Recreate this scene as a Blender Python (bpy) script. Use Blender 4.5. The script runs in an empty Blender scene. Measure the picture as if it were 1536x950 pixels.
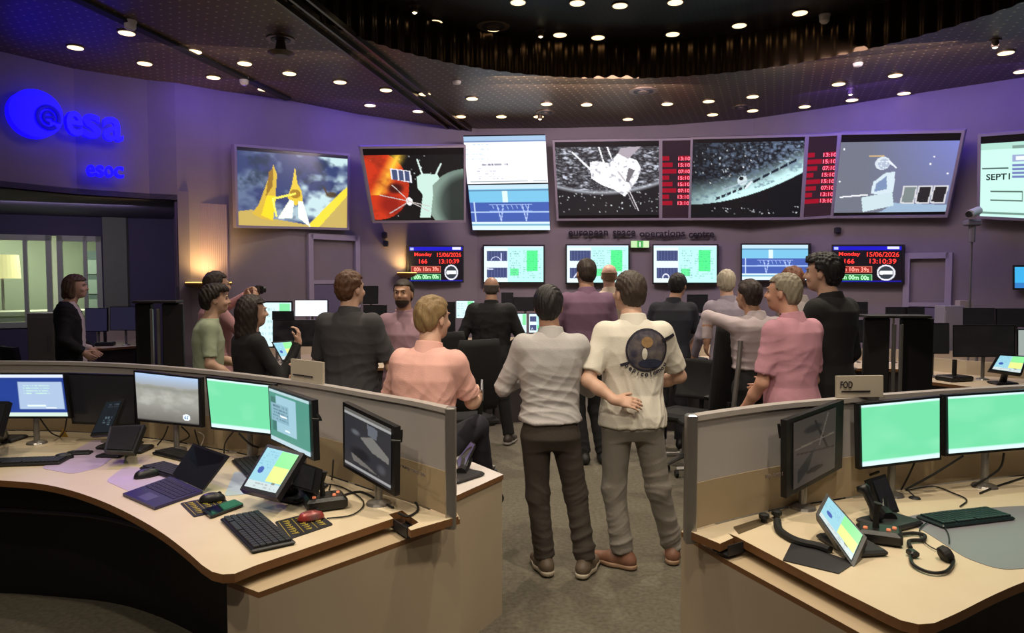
import bpy, math, random
import numpy as np
from mathutils import Vector, Matrix
random.seed(7); rng = np.random.RandomState(5)
S = bpy.context.scene
COL = S.collection
PI = math.pi
# ---------------------------------------------------------------- camera
F, CX, CY = 1080.0, 768.0, 475.0
CAMZ = 1.70
PITCH = math.atan(55/F)
cd = bpy.data.cameras.new('camera'); cam = bpy.data.objects.new('camera', cd); COL.objects.link(cam)
cam.location = (0, 0, CAMZ); cam.rotation_euler = (PI/2-PITCH, 0, 0)
cd.sensor_fit = 'HORIZONTAL'; cd.sensor_width = 36; cd.lens = 36*F/1536; cd.clip_start = .05; cd.clip_end = 100
S.camera = cam
# ---------------------------------------------------------------- world, exposure
S.view_settings.view_transform = 'Standard'
try: S.view_settings.look = 'None'
except Exception: pass
S.view_settings.exposure = 0.0; S.view_settings.gamma = 1.0; S.view_settings.use_curve_mapping = False
w = bpy.data.worlds.new('world'); S.world = w; w.use_nodes = True
w.node_tree.nodes['Background'].inputs[0].default_value = (.5, .42, .5, 1)
w.node_tree.nodes['Background'].inputs[1].default_value = 0.06
def light(name, kind, loc, power, color, target=None, size=.3, size_y=None, spot=100, blend=.6):
    l = bpy.data.lights.new(name, kind); l.energy = power; l.color = color
    if kind == 'AREA':
        l.size = size
        if size_y: l.shape = 'RECTANGLE'; l.size_y = size_y
    else: l.shadow_soft_size = size
    if kind == 'SPOT': l.spot_size = math.radians(spot); l.spot_blend = blend
    o = bpy.data.objects.new(name, l); COL.objects.link(o); o.location = loc
    if target is not None:
        o.rotation_euler = (Vector(target)-Vector(loc)).to_track_quat('-Z', 'Y').to_euler()
    return o
WARM = (1, .87, .68)
# ceiling downlights that carry the room's light (they sit in the dark ceiling)
for (x, y, e) in [(-2.0, 1.6, 38), (-1.2, 2.5, 26), (-2.6, 3.6, 20), (1.4, 2.0, 40), (2.2, 3.0, 30), (.35, 3.1, 52), (.4, 5.6, 50), (-1.2, 5.6, 40),
                (2.4, 5.4, 45), (-3.3, 6.0, 9), (4.0, 6.3, 24), (.3, 8.6, 55), (-2.3, 8.0, 20), (2.6, 8.0, 45)]:
    light('ceiling_downlight_and_fill_beam', 'SPOT', (x, y, 3.86), e*(3.6 if y < 4 else 4.4), WARM, (x, y+.01, 0), .06, spot=112, blend=.9)
for (x, y, tx, ty, e) in [(-1.6, .4, -1.6, 3.6, 150), (1.5, .2, 1.4, 3.2, 92), (.1, .9, .3, 4.0, 120)]:  # added fill spots aimed forward at partition fronts and people's backs
    light('ceiling_downlight_and_fill_beam', 'SPOT', (x, y, 3.86), e, WARM, (tx, ty, .9), .06, spot=75, blend=.9)
# blue cove light washing the top of the walls
for (a, b, e) in [((-3.1, 8.1, 3.85), (-3.3, 9.2, 2.9), 7), ((-1.6, 9.2, 3.85), (-2.0, 10.2, 3.0), 10), ((3.9, 8.4, 3.85), (4.6, 9.3, 3.0), 16),
                  ((5.3, 7.4, 3.85), (5.8, 8.3, 3.0), 8)]:
    light('blue_cove_light', 'AREA', a, e, (.12, .06, 1), b, 1.2, .15)
for (a, b, e) in [((.9, 8.3, 3.8), (.9, 11, 2.0), 32), ((-2.4, 7.0, 3.8), (-2.8, 9.6, 1.9), 8), ((3.6, 7.2, 3.8), (4.6, 9.4, 2.0), 15), ((-4.2, 5.0, 3.8), (-5.0, 8, 2.6), 3)]:
    light('wall_wash_light', 'AREA', a, e, (.95, .74, .88), b, 2.2, .3)
for (a, b, e) in [((.6, 8.0, 3.85), (.6, 11, 1.6), 34), ((3.4, 7.0, 3.85), (4.0, 9.6, 1.6), 16), ((-2.2, 7.2, 3.85), (-2.6, 9.6, 1.6), 4)]:  # added pinkish fill to brighten the lower wall
    light('wall_wash_light', 'AREA', a, e, (1, .82, .82), b, 1.6, .3)
light('recess_fill', 'AREA', (-5.4, 8.6, 2.55), 14, (.75, .62, 1), (-6.2, 10.4, 1.2), 1.6, .3)  # added light to lift the dark recess, no fitting of its own
light('desk_blue_spot', 'SPOT', (-3.4, 5.2, 3.6), 170, (.35, .15, 1), (-1.75, 3.1, .75), .08, spot=26, blend=.9)

def ray(u, v):
    x, y, z = (u-CX)/F, 1.0, -(v-CY)/F
    c, s = math.cos(PITCH), math.sin(PITCH)
    return Vector((x, y*c+z*s, z*c-y*s))
def at(u, v, z):
    d = ray(u, v); t = (z-CAMZ)/d.z
    return Vector((d.x*t, d.y*t, z))
def aty(u, v, y):
    d = ray(u, v); t = y/d.y
    return Vector((d.x*t, y, CAMZ+d.z*t))
# ---------------------------------------------------------------- materials
def lin(c):
    return tuple(((x/255)/12.92 if x/255 <= .04045 else ((x/255+.055)/1.055)**2.4) for x in c)
MC = {}
def mat(name, c, rough=.6, metal=0., noise=0., nscale=8., bump=0., bscale=40., emit=None, es=1., stretch=(1, 1, 1), spec=.5, col2=None):
    """c: sRGB 0-255; noise mixes towards col2 (or a darker tone)"""
    if name in MC: return MC[name]
    m = bpy.data.materials.new(name); m.use_nodes = True; nt = m.node_tree; b = nt.nodes['Principled BSDF']
    L = lin(c); b.inputs['Base Color'].default_value = (*L, 1); b.inputs['Roughness'].default_value = rough
    b.inputs['Metallic'].default_value = metal; b.inputs['Specular IOR Level'].default_value = spec
    if emit: b.inputs['Emission Color'].default_value = (*lin(emit), 1); b.inputs['Emission Strength'].default_value = es
    tc = nt.nodes.new('ShaderNodeTexCoord'); mp = nt.nodes.new('ShaderNodeMapping'); mp.inputs['Scale'].default_value = stretch
    nt.links.new(tc.outputs['Object'], mp.inputs['Vector'])
    n = nt.nodes.new('ShaderNodeTexNoise'); n.inputs['Scale'].default_value = nscale; n.inputs['Detail'].default_value = 4
    nt.links.new(mp.outputs[0], n.inputs['Vector'])
    mx = nt.nodes.new('ShaderNodeMixRGB'); mx.inputs[1].default_value = (*L, 1)
    L2 = lin(col2) if col2 else tuple(x*.55 for x in L); mx.inputs[2].default_value = (*L2, 1)
    mr = nt.nodes.new('ShaderNodeMapRange'); mr.inputs[1].default_value = .35; mr.inputs[2].default_value = .7; mr.inputs[3].default_value = 0; mr.inputs[4].default_value = max(noise, .04)
    nt.links.new(n.outputs['Fac'], mr.inputs[0]); nt.links.new(mr.outputs[0], mx.inputs[0]); nt.links.new(mx.outputs[0], b.inputs['Base Color'])
    if bump:
        n2 = nt.nodes.new('ShaderNodeTexNoise'); n2.inputs['Scale'].default_value = bscale; n2.inputs['Detail'].default_value = 3
        nt.links.new(mp.outputs[0], n2.inputs['Vector'])
        bp = nt.nodes.new('ShaderNodeBump'); bp.inputs['Strength'].default_value = bump; bp.inputs['Distance'].default_value = .01
        nt.links.new(n2.outputs['Fac'], bp.inputs['Height']); nt.links.new(bp.outputs[0], b.inputs['Normal'])
    MC[name] = m; return m
def screen_mat(name='screen_picture', strength=1.2):
    if name in MC: return MC[name]
    m = bpy.data.materials.new(name); m.use_nodes = True; nt = m.node_tree; b = nt.nodes['Principled BSDF']
    a = nt.nodes.new('ShaderNodeAttribute'); a.attribute_name = 'picture'
    b.inputs['Base Color'].default_value = (.01, .01, .012, 1); b.inputs['Roughness'].default_value = .25
    nt.links.new(a.outputs['Color'], b.inputs['Emission Color']); b.inputs['Emission Strength'].default_value = strength
    MC[name] = m; return m
def dots_mat(name, base, dot, scale, rad, rough, metal, edge=0.):
    m = bpy.data.materials.new(name); m.use_nodes = True; nt = m.node_tree; b = nt.nodes['Principled BSDF']
    tc = nt.nodes.new('ShaderNodeTexCoord'); mp = nt.nodes.new('ShaderNodeMapping'); mp.inputs['Scale'].default_value = (scale, scale, 0); mp.inputs['Rotation'].default_value = (0, 0, .35)
    nt.links.new(tc.outputs['Object'], mp.inputs[0])
    fr = nt.nodes.new('ShaderNodeVectorMath'); fr.operation = 'FRACTION'; nt.links.new(mp.outputs[0], fr.inputs[0])
    sb = nt.nodes.new('ShaderNodeVectorMath'); sb.operation = 'SUBTRACT'; sb.inputs[1].default_value = (.5, .5, 0); nt.links.new(fr.outputs[0], sb.inputs[0])
    ln = nt.nodes.new('ShaderNodeVectorMath'); ln.operation = 'LENGTH'; nt.links.new(sb.outputs[0], ln.inputs[0])
    mr = nt.nodes.new('ShaderNodeMapRange'); mr.inputs[1].default_value = rad; mr.inputs[2].default_value = rad+.07; mr.inputs[3].default_value = 1; mr.inputs[4].default_value = 0
    nt.links.new(ln.outputs['Value'], mr.inputs[0])
    mx = nt.nodes.new('ShaderNodeMixRGB'); mx.inputs[1].default_value = (*lin(base), 1); mx.inputs[2].default_value = (*lin(dot), 1)
    nt.links.new(mr.outputs[0], mx.inputs[0]); nt.links.new(mx.outputs[0], b.inputs['Base Color'])
    b.inputs['Roughness'].default_value = rough; b.inputs['Metallic'].default_value = metal
    MC[name] = m; return m
BLACK = mat('black_plastic', (20, 20, 22), .4, bump=.1, bscale=200)
DARK = mat('dark_plastic', (34, 33, 36), .5)
RUBBER = mat('black_rubber', (12, 12, 12), .7)
GREY = mat('grey_metal', (135, 132, 130), .35, .6, noise=.2, nscale=20)
STEEL = mat('brushed_steel', (170, 165, 160), .3, .8, noise=.2, nscale=60, stretch=(1, 1, .1))
WOOD = mat('cream_laminate', (208, 192, 164), .42, noise=.25, nscale=7, stretch=(1, 1, .3), col2=(194, 174, 144))
EDGE = mat('brown_wood_edge', (120, 82, 48), .5, noise=.3, nscale=30)
SIDE = mat('beige_side_panel', (172, 156, 134), .55, noise=.3, nscale=3, col2=(158, 142, 120))
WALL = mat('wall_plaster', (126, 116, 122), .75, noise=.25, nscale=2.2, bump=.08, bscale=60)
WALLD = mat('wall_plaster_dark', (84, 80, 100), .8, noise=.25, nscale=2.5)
FRAME = mat('pale_screen_frame', (150, 140, 158), .5, noise=.1)
WHITE = mat('white_plastic', (205, 200, 195), .5)
# ---------------------------------------------------------------- mesh helpers
def link(name, verts, faces, m, parent=None, smooth=False, mats=None, midx=None):
    me = bpy.data.meshes.new(name); me.from_pydata([tuple(v) for v in verts], [], [tuple(f) for f in faces]); me.validate(); me.update()
    o = bpy.data.objects.new(name, me); COL.objects.link(o)
    if mats:
        for q in mats: me.materials.append(q)
        if midx is not None and len(midx) == len(me.polygons): me.polygons.foreach_set('material_index', midx)
    elif m: me.materials.append(m)
    if smooth: me.polygons.foreach_set('use_smooth', [True]*len(me.polygons))
    if parent: o.parent = parent
    return o
def tag(o, label=None, cat=None, group=None, kind=None):
    if label: o['label'] = label
    if cat: o['category'] = cat
    if group: o['group'] = group
    if kind: o['kind'] = kind
    return o
def empty(name, loc, rz=0., label=None, cat=None, group=None):
    o = bpy.data.objects.new(name, None); COL.objects.link(o); o.location = loc; o.rotation_euler = (0, 0, rz); o.empty_display_size = .1
    return tag(o, label, cat, group)
class MB:
    def __init__(s): s.v = []; s.f = []; s.m = []
    def add(s, vs, fs, mi=0):
        n = len(s.v); s.v += [Vector(q) for q in vs]; s.f += [[n+i for i in f] for f in fs]; s.m += [mi]*len(fs); return s
    def box(s, c, d, R=None, bev=0., mi=0):
        hx, hy, hz = d[0]/2, d[1]/2, d[2]/2
        if bev <= 0:
            vs = [Vector((x, y, z)) for x in (-hx, hx) for y in (-hy, hy) for z in (-hz, hz)]
            fs = [(0, 1, 3, 2), (4, 6, 7, 5), (0, 4, 5, 1), (2, 3, 7, 6), (0, 2, 6, 4), (1, 5, 7, 3)]
        else:
            b = min(bev, hx*.9, hy*.9, hz*.9); vs = []; fs = []; rings = []
            for (z, i) in ((-hz, b), (-hz+b, 0), (hz-b, 0), (hz, b)):
                x, y = hx-i, hy-i; k = b*.6
                ring = [(x-k, -y), (x, -y+k), (x, y-k), (x-k, y), (-x+k, y), (-x, y-k), (-x, -y+k), (-x+k, -y)]
                rings.append([len(vs)+j for j in range(8)]); vs += [Vector((p, q, z)) for p, q in ring]
            fs.append(rings[0][::-1]); fs.append(rings[3])
            for a in range(3):
                for j in range(8): fs.append((rings[a][j], rings[a][(j+1) % 8], rings[a+1][(j+1) % 8], rings[a+1][j]))
        if R is not None: vs = [R @ q for q in vs]
        return s.add([Vector(c)+q for q in vs], fs, mi)
    def tube(s, pts, r, n=8, cap=True, mi=0):
        pts = [Vector(p) for p in pts]; rs = r if isinstance(r, (list, tuple)) else [r]*len(pts); vs = []; fs = []; prev = None
        for i, p in enumerate(pts):
            t = (pts[min(i+1, len(pts)-1)]-pts[max(i-1, 0)]).normalized()
            if prev is None: a = t.orthogonal().normalized()
            else: a = (prev-t*prev.dot(t)); a = a.normalized() if a.length > 1e-6 else t.orthogonal().normalized()
            prev = a; b = t.cross(a)
            for j in range(n):
                q = 2*PI*j/n; vs.append(p+(a*math.cos(q)+b*math.sin(q))*rs[i])
        for i in range(len(pts)-1):
            for j in range(n): fs.append((i*n+j, i*n+(j+1) % n, (i+1)*n+(j+1) % n, (i+1)*n+j))
        if cap: fs.append(tuple(range(n))[::-1]); fs.append(tuple((len(pts)-1)*n+j for j in range(n)))
        return s.add(vs, fs, mi)
    def lathe(s, c, prof, n=24, R=None, mi=0):
        vs = []; fs = []
        for (r, z) in prof:
            for j in range(n):
                q = 2*PI*j/n; vs.append(Vector((r*math.cos(q), r*math.sin(q), z)))
        for i in range(len(prof)-1):
            for j in range(n): fs.append((i*n+j, i*n+(j+1) % n, (i+1)*n+(j+1) % n, (i+1)*n+j))
        fs.append(tuple(range(n))[::-1]); fs.append(tuple((len(prof)-1)*n+j for j in range(n)))
        if R is not None: vs = [R @ q for q in vs]
        return s.add([Vector(c)+q for q in vs], fs, mi)
    def prism(s, poly, z0, z1, mi=0, mside=None):
        n = len(poly); vs = [Vector((p[0], p[1], z0)) for p in poly]+[Vector((p[0], p[1], z1)) for p in poly]
        s.add(vs, [tuple(range(n))[::-1], tuple(range(n, 2*n))], mi)
        s.add(vs, [(j, (j+1) % n, n+(j+1) % n, n+j) for j in range(n)], mi if mside is None else mside); return s
    def slab(s, q, th, mi=0):  # q: 4 corners (tl,tr,br,bl); extruded backwards (away from the camera side)
        q = [Vector(p) for p in q]; nrm = (q[1]-q[0]).cross(q[3]-q[0]).normalized()
        if nrm.y < 0: nrm = -nrm
        vs = q+[p+nrm*th for p in q]
        return s.add(vs, [(0, 1, 2, 3), (7, 6, 5, 4), (0, 4, 5, 1), (1, 5, 6, 2), (2, 6, 7, 3), (3, 7, 4, 0)], mi)
    def build(s, name, m, parent=None, smooth=False, mats=None):
        return link(name, s.v, s.f, m, parent, smooth, mats, s.m if mats else None)
def local(o):  # moves an unparented mesh's origin to its base centre
    me = o.data; n = len(me.vertices); a = np.empty(n*3, 'f'); me.vertices.foreach_get('co', a); a = a.reshape(-1, 3)
    c = np.array([(a[:, 0].min()+a[:, 0].max())/2, (a[:, 1].min()+a[:, 1].max())/2, a[:, 2].min()]); a -= c
    me.vertices.foreach_set('co', a.ravel()); me.update(); o.location = c; return o
def setbase(root, p):  # children keep their world place
    p = Vector(p); root.location = p
    for c in COL.objects:
        if c.parent == root: c.location = Vector(c.location)-p
def text(name, body, c, right, up, m, parent=None, width=None, height=None, ext=.003, bold=0., mirror=False):
    cu = bpy.data.curves.new(name, 'FONT'); cu.body = body; cu.extrude = 0; cu.offset = bold; cu.resolution_u = 3; cu.align_x = 'LEFT'
    t = bpy.data.objects.new(name+'_tmp', cu); COL.objects.link(t)
    dg = bpy.context.evaluated_depsgraph_get(); dg.update(); me = bpy.data.meshes.new_from_object(t.evaluated_get(dg))
    bpy.data.objects.remove(t); n = len(me.vertices); a = np.empty(n*3, 'f'); me.vertices.foreach_get('co', a); a = a.reshape(-1, 3)
    lo, hi = a.min(0), a.max(0); a -= (lo+hi)/2; sx = width/(hi[0]-lo[0]) if width else None; sy = height/(hi[1]-lo[1]) if height else None
    if sx is None: sx = sy
    if sy is None: sy = sx
    r = np.array(Vector(right).normalized()); u = np.array(Vector(up).normalized()); nn = np.cross(r, u)
    if mirror: r = -r
    polys = [tuple(p.vertices) for p in me.polygons]
    P = np.array(c)+a[:, :1]*sx*r+a[:, 1:2]*sy*u
    P2 = P+nn*ext
    vs = [tuple(x) for x in P2]+[tuple(x) for x in P]; fs = [f for f in polys]
    from collections import Counter
    ec = Counter(); dr = {}
    for f in polys:
        for i in range(len(f)):
            e = (f[i], f[(i+1) % len(f)]); k = tuple(sorted(e)); ec[k] += 1; dr[k] = e
    for k, cnt in ec.items():
        if cnt == 1: e = dr[k]; fs.append((e[1], e[0], e[0]+n, e[1]+n))
    bpy.data.meshes.remove(me)
    return link(name, vs, fs, m, parent)
# ---------------------------------------------------------------- pictures shown on screens (colour per grid point)
class Pic:
    def __init__(s, w, h, bg=(0, 0, 0)):
        s.w, s.h = w, h; s.a = np.zeros((h, w, 3)); s.a[:] = bg; s.Y, s.X = np.mgrid[0:h, 0:w]; s.X = (s.X+.5)/w; s.Y = (s.Y+.5)/h
    def put(s, m, c, al=1.):
        m = np.clip(m*al, 0, 1)[..., None] if m.dtype != bool else (m*al)[..., None]
        s.a = s.a*(1-m)+np.array(c)*m; return s
    def rect(s, x0, y0, x1, y1, c, al=1.): return s.put((s.X >= x0) & (s.X <= x1) & (s.Y >= y0) & (s.Y <= y1), c, al)
    def ell(s, x, y, rx, ry, c, al=1., soft=None):
        r = np.sqrt(((s.X-x)/rx)**2+((s.Y-y)/ry)**2)
        return s.put(r <= 1, c, al) if soft is None else s.put(np.clip((1-r)/soft, 0, 1), c, al)
    def line(s, x0, y0, x1, y1, t, c, al=1.):
        A = s.w/s.h; dx, dy = (x1-x0)*A, y1-y0; L = dx*dx+dy*dy+1e-9; px, py = (s.X-x0)*A, s.Y-y0
        q = np.clip((px*dx+py*dy)/L, 0, 1); d = np.hypot(px-q*dx, py-q*dy); return s.put(d <= t, c, al)
    def poly(s, pts, c, al=1.):
        ins = np.zeros(s.X.shape, bool); n = len(pts)
        for i in range(n):
            x0, y0 = pts[i]; x1, y1 = pts[(i+1) % n]
            if y0 == y1: continue
            ins ^= ((s.Y < y0) != (s.Y < y1)) & (s.X < (x1-x0)*(s.Y-y0)/(y1-y0)+x0)
        return s.put(ins, c, al)
    def fbm(s, sx, sy, seed, oct=4):
        r = np.random.RandomState(seed); out = np.zeros(s.X.shape); amp = 1.; tot = 0
        for o in range(oct):
            gx, gy = int(sx*2**o)+2, int(sy*2**o)+2; g = r.rand(gy+1, gx+1); fx = s.X*(gx-1); fy = s.Y*(gy-1)
            ix, iy = fx.astype(int), fy.astype(int); tx, ty = fx-ix, fy-iy; tx = tx*tx*(3-2*tx); ty = ty*ty*(3-2*ty)
            out += amp*((g[iy, ix]*(1-tx)+g[iy, ix+1]*tx)*(1-ty)+(g[iy+1, ix]*(1-tx)+g[iy+1, ix+1]*tx)*ty); tot += amp; amp *= .55
        return out/tot
    def stars(s, n, c=(220, 225, 230), reg=(0, 0, 1, 1), seed=1):
        r = np.random.RandomState(seed)
        for _ in range(n): s.ell(reg[0]+r.rand()*(reg[2]-reg[0]), reg[1]+r.rand()*(reg[3]-reg[1]), .006, .009, c, .35+.6*r.rand())
        return s
    def words(s, x0, y0, x1, y1, c, rows, seed=0, al=.8, fill=.65):
        r = np.random.RandomState(seed); h = (y1-y0)/rows
        for i in range(rows):
            x = x0
            while x < x1-.01:
                wd = .01+.05*r.rand()*(x1-x0)*2
                if r.rand() < fill: s.rect(x, y0+i*h+.2*h, min(x+wd, x1), y0+i*h+.7*h, c, al*(.5+.5*r.rand()))
                x += wd+.008
        return s
def picture(name, q, pic, parent, m=None, off=.004):
    q = [Vector(p) for p in q]; nrm = (q[1]-q[0]).cross(q[3]-q[0]).normalized()
    if nrm.dot(Vector((0, 0, CAMZ))-q[0]) < 0: nrm = -nrm
    q = [p+nrm*off for p in q]; w, h = pic.w, pic.h
    U, V = np.meshgrid(np.linspace(0, 1, w), np.linspace(0, 1, h)); A = [np.array(p) for p in q]
    P = ((A[0]*(1-U[..., None])+A[1]*U[..., None])*(1-V[..., None])+(A[3]*(1-U[..., None])+A[2]*U[..., None])*V[..., None]).reshape(-1, 3)
    I = np.arange(w*h).reshape(h, w); fs = np.stack([I[:-1, :-1], I[1:, :-1], I[1:, 1:], I[:-1, 1:]], -1).reshape(-1, 4)
    me = bpy.data.meshes.new(name); me.from_pydata(P.tolist(), [], fs.tolist()); me.update()
    c = np.clip(pic.a, 0, 255)/255.; L = np.where(c <= .04045, c/12.92, ((c+.055)/1.055)**2.4).reshape(-1, 3)
    at_ = me.color_attributes.new('picture', 'FLOAT_COLOR', 'POINT'); at_.data.foreach_set('color', np.concatenate([L, np.ones((len(L), 1))], 1).astype('f').ravel())
    o = bpy.data.objects.new(name, me); COL.objects.link(o); me.materials.append(m or screen_mat())
    if parent: o.parent = parent
    return o
# ================================================================ setting
CEIL = 3.95
topline = [(-170, 40), (-60, 62), (0, 77), (110, 103), (220, 120), (330, 136), (430, 150), (540, 172), (640, 186), (715, 193), (850, 192), (1000, 188), (1130, 178), (1250, 160), (1390, 138), (1536, 116), (1660, 94)]
WP = [at(u, v, CEIL).xy for u, v in topline]
def wall_hit(u, v, off=0.):
    d = ray(u, v); best = None
    for i in range(len(WP)-1):
        a, b = WP[i], WP[i+1]; e = b-a; den = d.x*e.y-d.y*e.x
        if abs(den) < 1e-9: continue
        t = (a.x*e.y-a.y*e.x)/den; k = (a.x*d.y-a.y*d.x)/den
        if t > 0 and -1e-4 <= k <= 1.0001:
            if best is None or t < best[0]: best = (t, e.normalized())
    t, e = best; n = Vector((e.y, -e.x))
    if n.y > 0: n = -n
    p = d*t+Vector((0, 0, CAMZ)); return Vector((p.x+n.x*off, p.y+n.y*off, p.z)), Vector((e.x, e.y, 0)), Vector((n.x, n.y, 0))
# floor
fl = MB().box((0, 5.2, -.05), (22, 17, .1)).build('floor', mat('carpet', (108, 102, 88), .95, noise=.6, nscale=38, bump=.6, bscale=260, col2=(70, 64, 54)))
tag(fl, kind='structure')
# walls: thick prism strips along the plan
def strip(pts, z0, z1, th=.12):
    m = MB(); n = len(pts); nr = []
    for i in range(n):
        t = (pts[min(i+1, n-1)]-pts[max(i-1, 0)]).normalized(); nr.append(Vector((-t.y, t.x)) if t.x > 0 else Vector((-t.y, t.x)))
    out = [p+q*th for p, q in zip(pts, nr)]
    vs = [Vector((p.x, p.y, z)) for z in (z0, z1) for p in pts]+[Vector((p.x, p.y, z)) for z in (z0, z1) for p in out]; fs = []
    for i in range(n-1):
        fs += [(i, i+1, n+i+1, n+i), (2*n+i+1, 2*n+i, 3*n+i, 3*n+i+1), (n+i, n+i+1, 3*n+i+1, 3*n+i), (i+1, i, 2*n+i, 2*n+i+1)]
    fs += [(0, n, 3*n, 2*n), (n-1, 3*n-1, 4*n-1, 2*n-1)]
    m.add(vs, fs); return m
ends = at(262, 124, CEIL).xy
SOF = 2.62
o = strip([p for p in WP[:5]]+[ends], SOF, CEIL).build('wall_bulkhead', WALL); tag(o, kind='structure')
wb = [ends]+WP[5:]
o = strip(wb, 0, CEIL).build('wall_back', WALL); tag(o, kind='structure')
# recessed left wall with two windows
LW = [aty(-190, 400, 9.6).xy, aty(-6, 400, 10.1).xy, aty(156, 400, 10.7).xy, aty(262, 400, 11.0).xy]
def lw(u):
    d = ray(u, 400); a, b = LW[1], LW[2]; e = b-a; den = d.x*e.y-d.y*e.x; t = (a.x*e.y-a.y*e.x)/den; return Vector((d.x*t, d.y*t))
WZ0, WZ1 = 1.02, 2.34
wa, wb_, wc, wd = lw(-26), lw(78), lw(86), lw(153)
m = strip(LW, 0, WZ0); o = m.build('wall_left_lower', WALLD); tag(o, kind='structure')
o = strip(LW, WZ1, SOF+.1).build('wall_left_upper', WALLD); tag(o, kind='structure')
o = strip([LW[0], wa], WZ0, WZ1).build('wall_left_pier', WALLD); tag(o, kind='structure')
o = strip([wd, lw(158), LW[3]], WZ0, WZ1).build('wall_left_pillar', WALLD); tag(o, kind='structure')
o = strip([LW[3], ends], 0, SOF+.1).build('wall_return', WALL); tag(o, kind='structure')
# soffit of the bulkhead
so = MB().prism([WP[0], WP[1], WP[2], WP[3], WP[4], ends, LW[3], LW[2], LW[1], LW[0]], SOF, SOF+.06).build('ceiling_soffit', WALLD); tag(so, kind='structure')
pl = MB(); a = lw(162); b = lw(197); pl.prism([a+Vector((0, -.12)), b+Vector((0, -.12)), b, a], 0, SOF)
tag(pl.build('wall_pilaster', mat('greenish_plaster', (128, 134, 112), .8, noise=.15)), kind='structure')
WF = mat('pale_window_frame', (180, 190, 160), .5)
GL = bpy.data.materials.new('window_glass'); GL.use_nodes = True; nt = GL.node_tree; nt.nodes.clear()
on = nt.nodes.new('ShaderNodeOutputMaterial'); tr = nt.nodes.new('ShaderNodeBsdfTransparent'); gs = nt.nodes.new('ShaderNodeBsdfGlossy'); gs.inputs['Roughness'].default_value = .02
fz = nt.nodes.new('ShaderNodeFresnel'); fz.inputs[0].default_value = 1.3; mxs = nt.nodes.new('ShaderNodeMixShader')
nt.links.new(fz.outputs[0], mxs.inputs[0]); nt.links.new(tr.outputs[0], mxs.inputs[1]); nt.links.new(gs.outputs[0], mxs.inputs[2]); nt.links.new(mxs.outputs[0], on.inputs[0])
tr.inputs[0].default_value = (.9, .95, .9, 1)
for i, (a, b) in enumerate(((wa, wb_), (wc, wd))):
    e = (b-a).normalized(); n2 = Vector((-e.y, e.x)); m = MB()
    for (p, q) in ((a, a+e*.07), (b-e*.07, b), ((a*.42+b*.58), (a*.42+b*.58)+e*.05)):
        m.prism([p-n2*.03, q-n2*.03, q+n2*.08, p+n2*.08], WZ0, WZ1)
    for z in (WZ0, WZ1-.08): m.prism([a-n2*.03, b-n2*.03, b+n2*.08, a+n2*.08], z, z+.08)
    o = m.build('window_%d' % (i+1), WF); tag(o, kind='structure')
    g = MB().prism([a+n2*.03, b+n2*.03, b+n2*.035, a+n2*.035], WZ0, WZ1).build('window_pane', GL, o)
# the lit room seen through the windows
e = (LW[2]-LW[1]).normalized(); n2 = Vector((-e.y, e.x)); A = LW[1]-e*1.5+n2*.14; B = LW[2]+e*.6+n2*.14; A2, B2 = A+n2*2.6, B+n2*2.6
PG = mat('pale_green_wall', (140, 150, 128), .8, noise=.2, nscale=2)
o = strip([A2, B2], 0, 2.8).build('wall_side_room', PG); tag(o, kind='structure')
o = strip([A, A2], 0, 2.8).build('wall_side_room_end', PG); tag(o, kind='structure')
o = MB().prism([A-e*.1, B+e*.1, B2+e*.1, A2-e*.1], 2.8, 2.85).build('ceiling_side_room', PG); tag(o, kind='structure')
lc = (A+B+A2+B2)/4
light('side_room_light', 'AREA', (lc.x, lc.y, 2.72), 95, (1, .97, .86), (lc.x, lc.y, 0), 2.6, .8)
cb = MB().prism([A+e*.4+n2*.05, B-e*.4+n2*.05, B-e*.4+n2*.8, A+e*.4+n2*.8], 1.18, 1.24); o = cb.build('side_room_counter', mat('pale_counter', (210, 214, 190), .6)); cb2 = MB().prism([A+e*.4+n2*.1, B-e*.4+n2*.1, B-e*.4+n2*.7, A+e*.4+n2*.7], 0, 1.18).build('counter_body', MC['pale_counter'], o); local(o); cb2.location = -o.location; tag(o, 'pale counter seen low through both left windows', 'counter')
def shelf(p, wd, h, z, label):
    r = empty('blind_cabinet', (p.x, p.y, z), math.atan2(e.y, e.x), label, 'cabinet')
    MB().box((0, 0, h/2), (wd, .35, h), bev=.01).build('body', mat('slate_green', (82, 100, 96), .6, noise=.3, nscale=3), r)
    m = MB()
    for k in range(6): m.box((0, -.18, h*(k+.6)/6.4), (wd*.92, .02, h/9))
    m.build('slatted_front', mat('pale_slat', (132, 150, 138), .6), r)
for k, (t, wd_, h, z, lb) in enumerate(((1.75, 1.15, 1.15, .0, 'low slatted cabinet seen through the left window, nearer the frame edge'), (2.75, .6, 2.2, 0, 'tall narrow slatted cabinet behind the left window'),
                                    (3.75, .8, 1.5, .0, 'slatted cabinet seen through the right window behind the woman in black'))):
    shelf(A2+e*t-n2*.35, wd_, h, z, lb)
r_ = A+e*1.42+n2*.9
sh = empty('table_lamp', (r_.x, r_.y, 0), 0, 'cream drum lamp shade glowing behind the left window at the frame edge', 'lamp')
MB().tube([(0, 0, 0), (0, 0, 1.75)], .02).lathe((0, 0, 0), [(.16, 0), (.16, .02), (.02, .04)], 20).build('stand', STEEL, sh)
MB().lathe((0, 0, 1.72), [(.24, 0), (.22, .36)], 28).build('lamp_shade', mat('glowing_shade', (220, 210, 160), .7, emit=(215, 205, 150), es=.9), sh)
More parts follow.
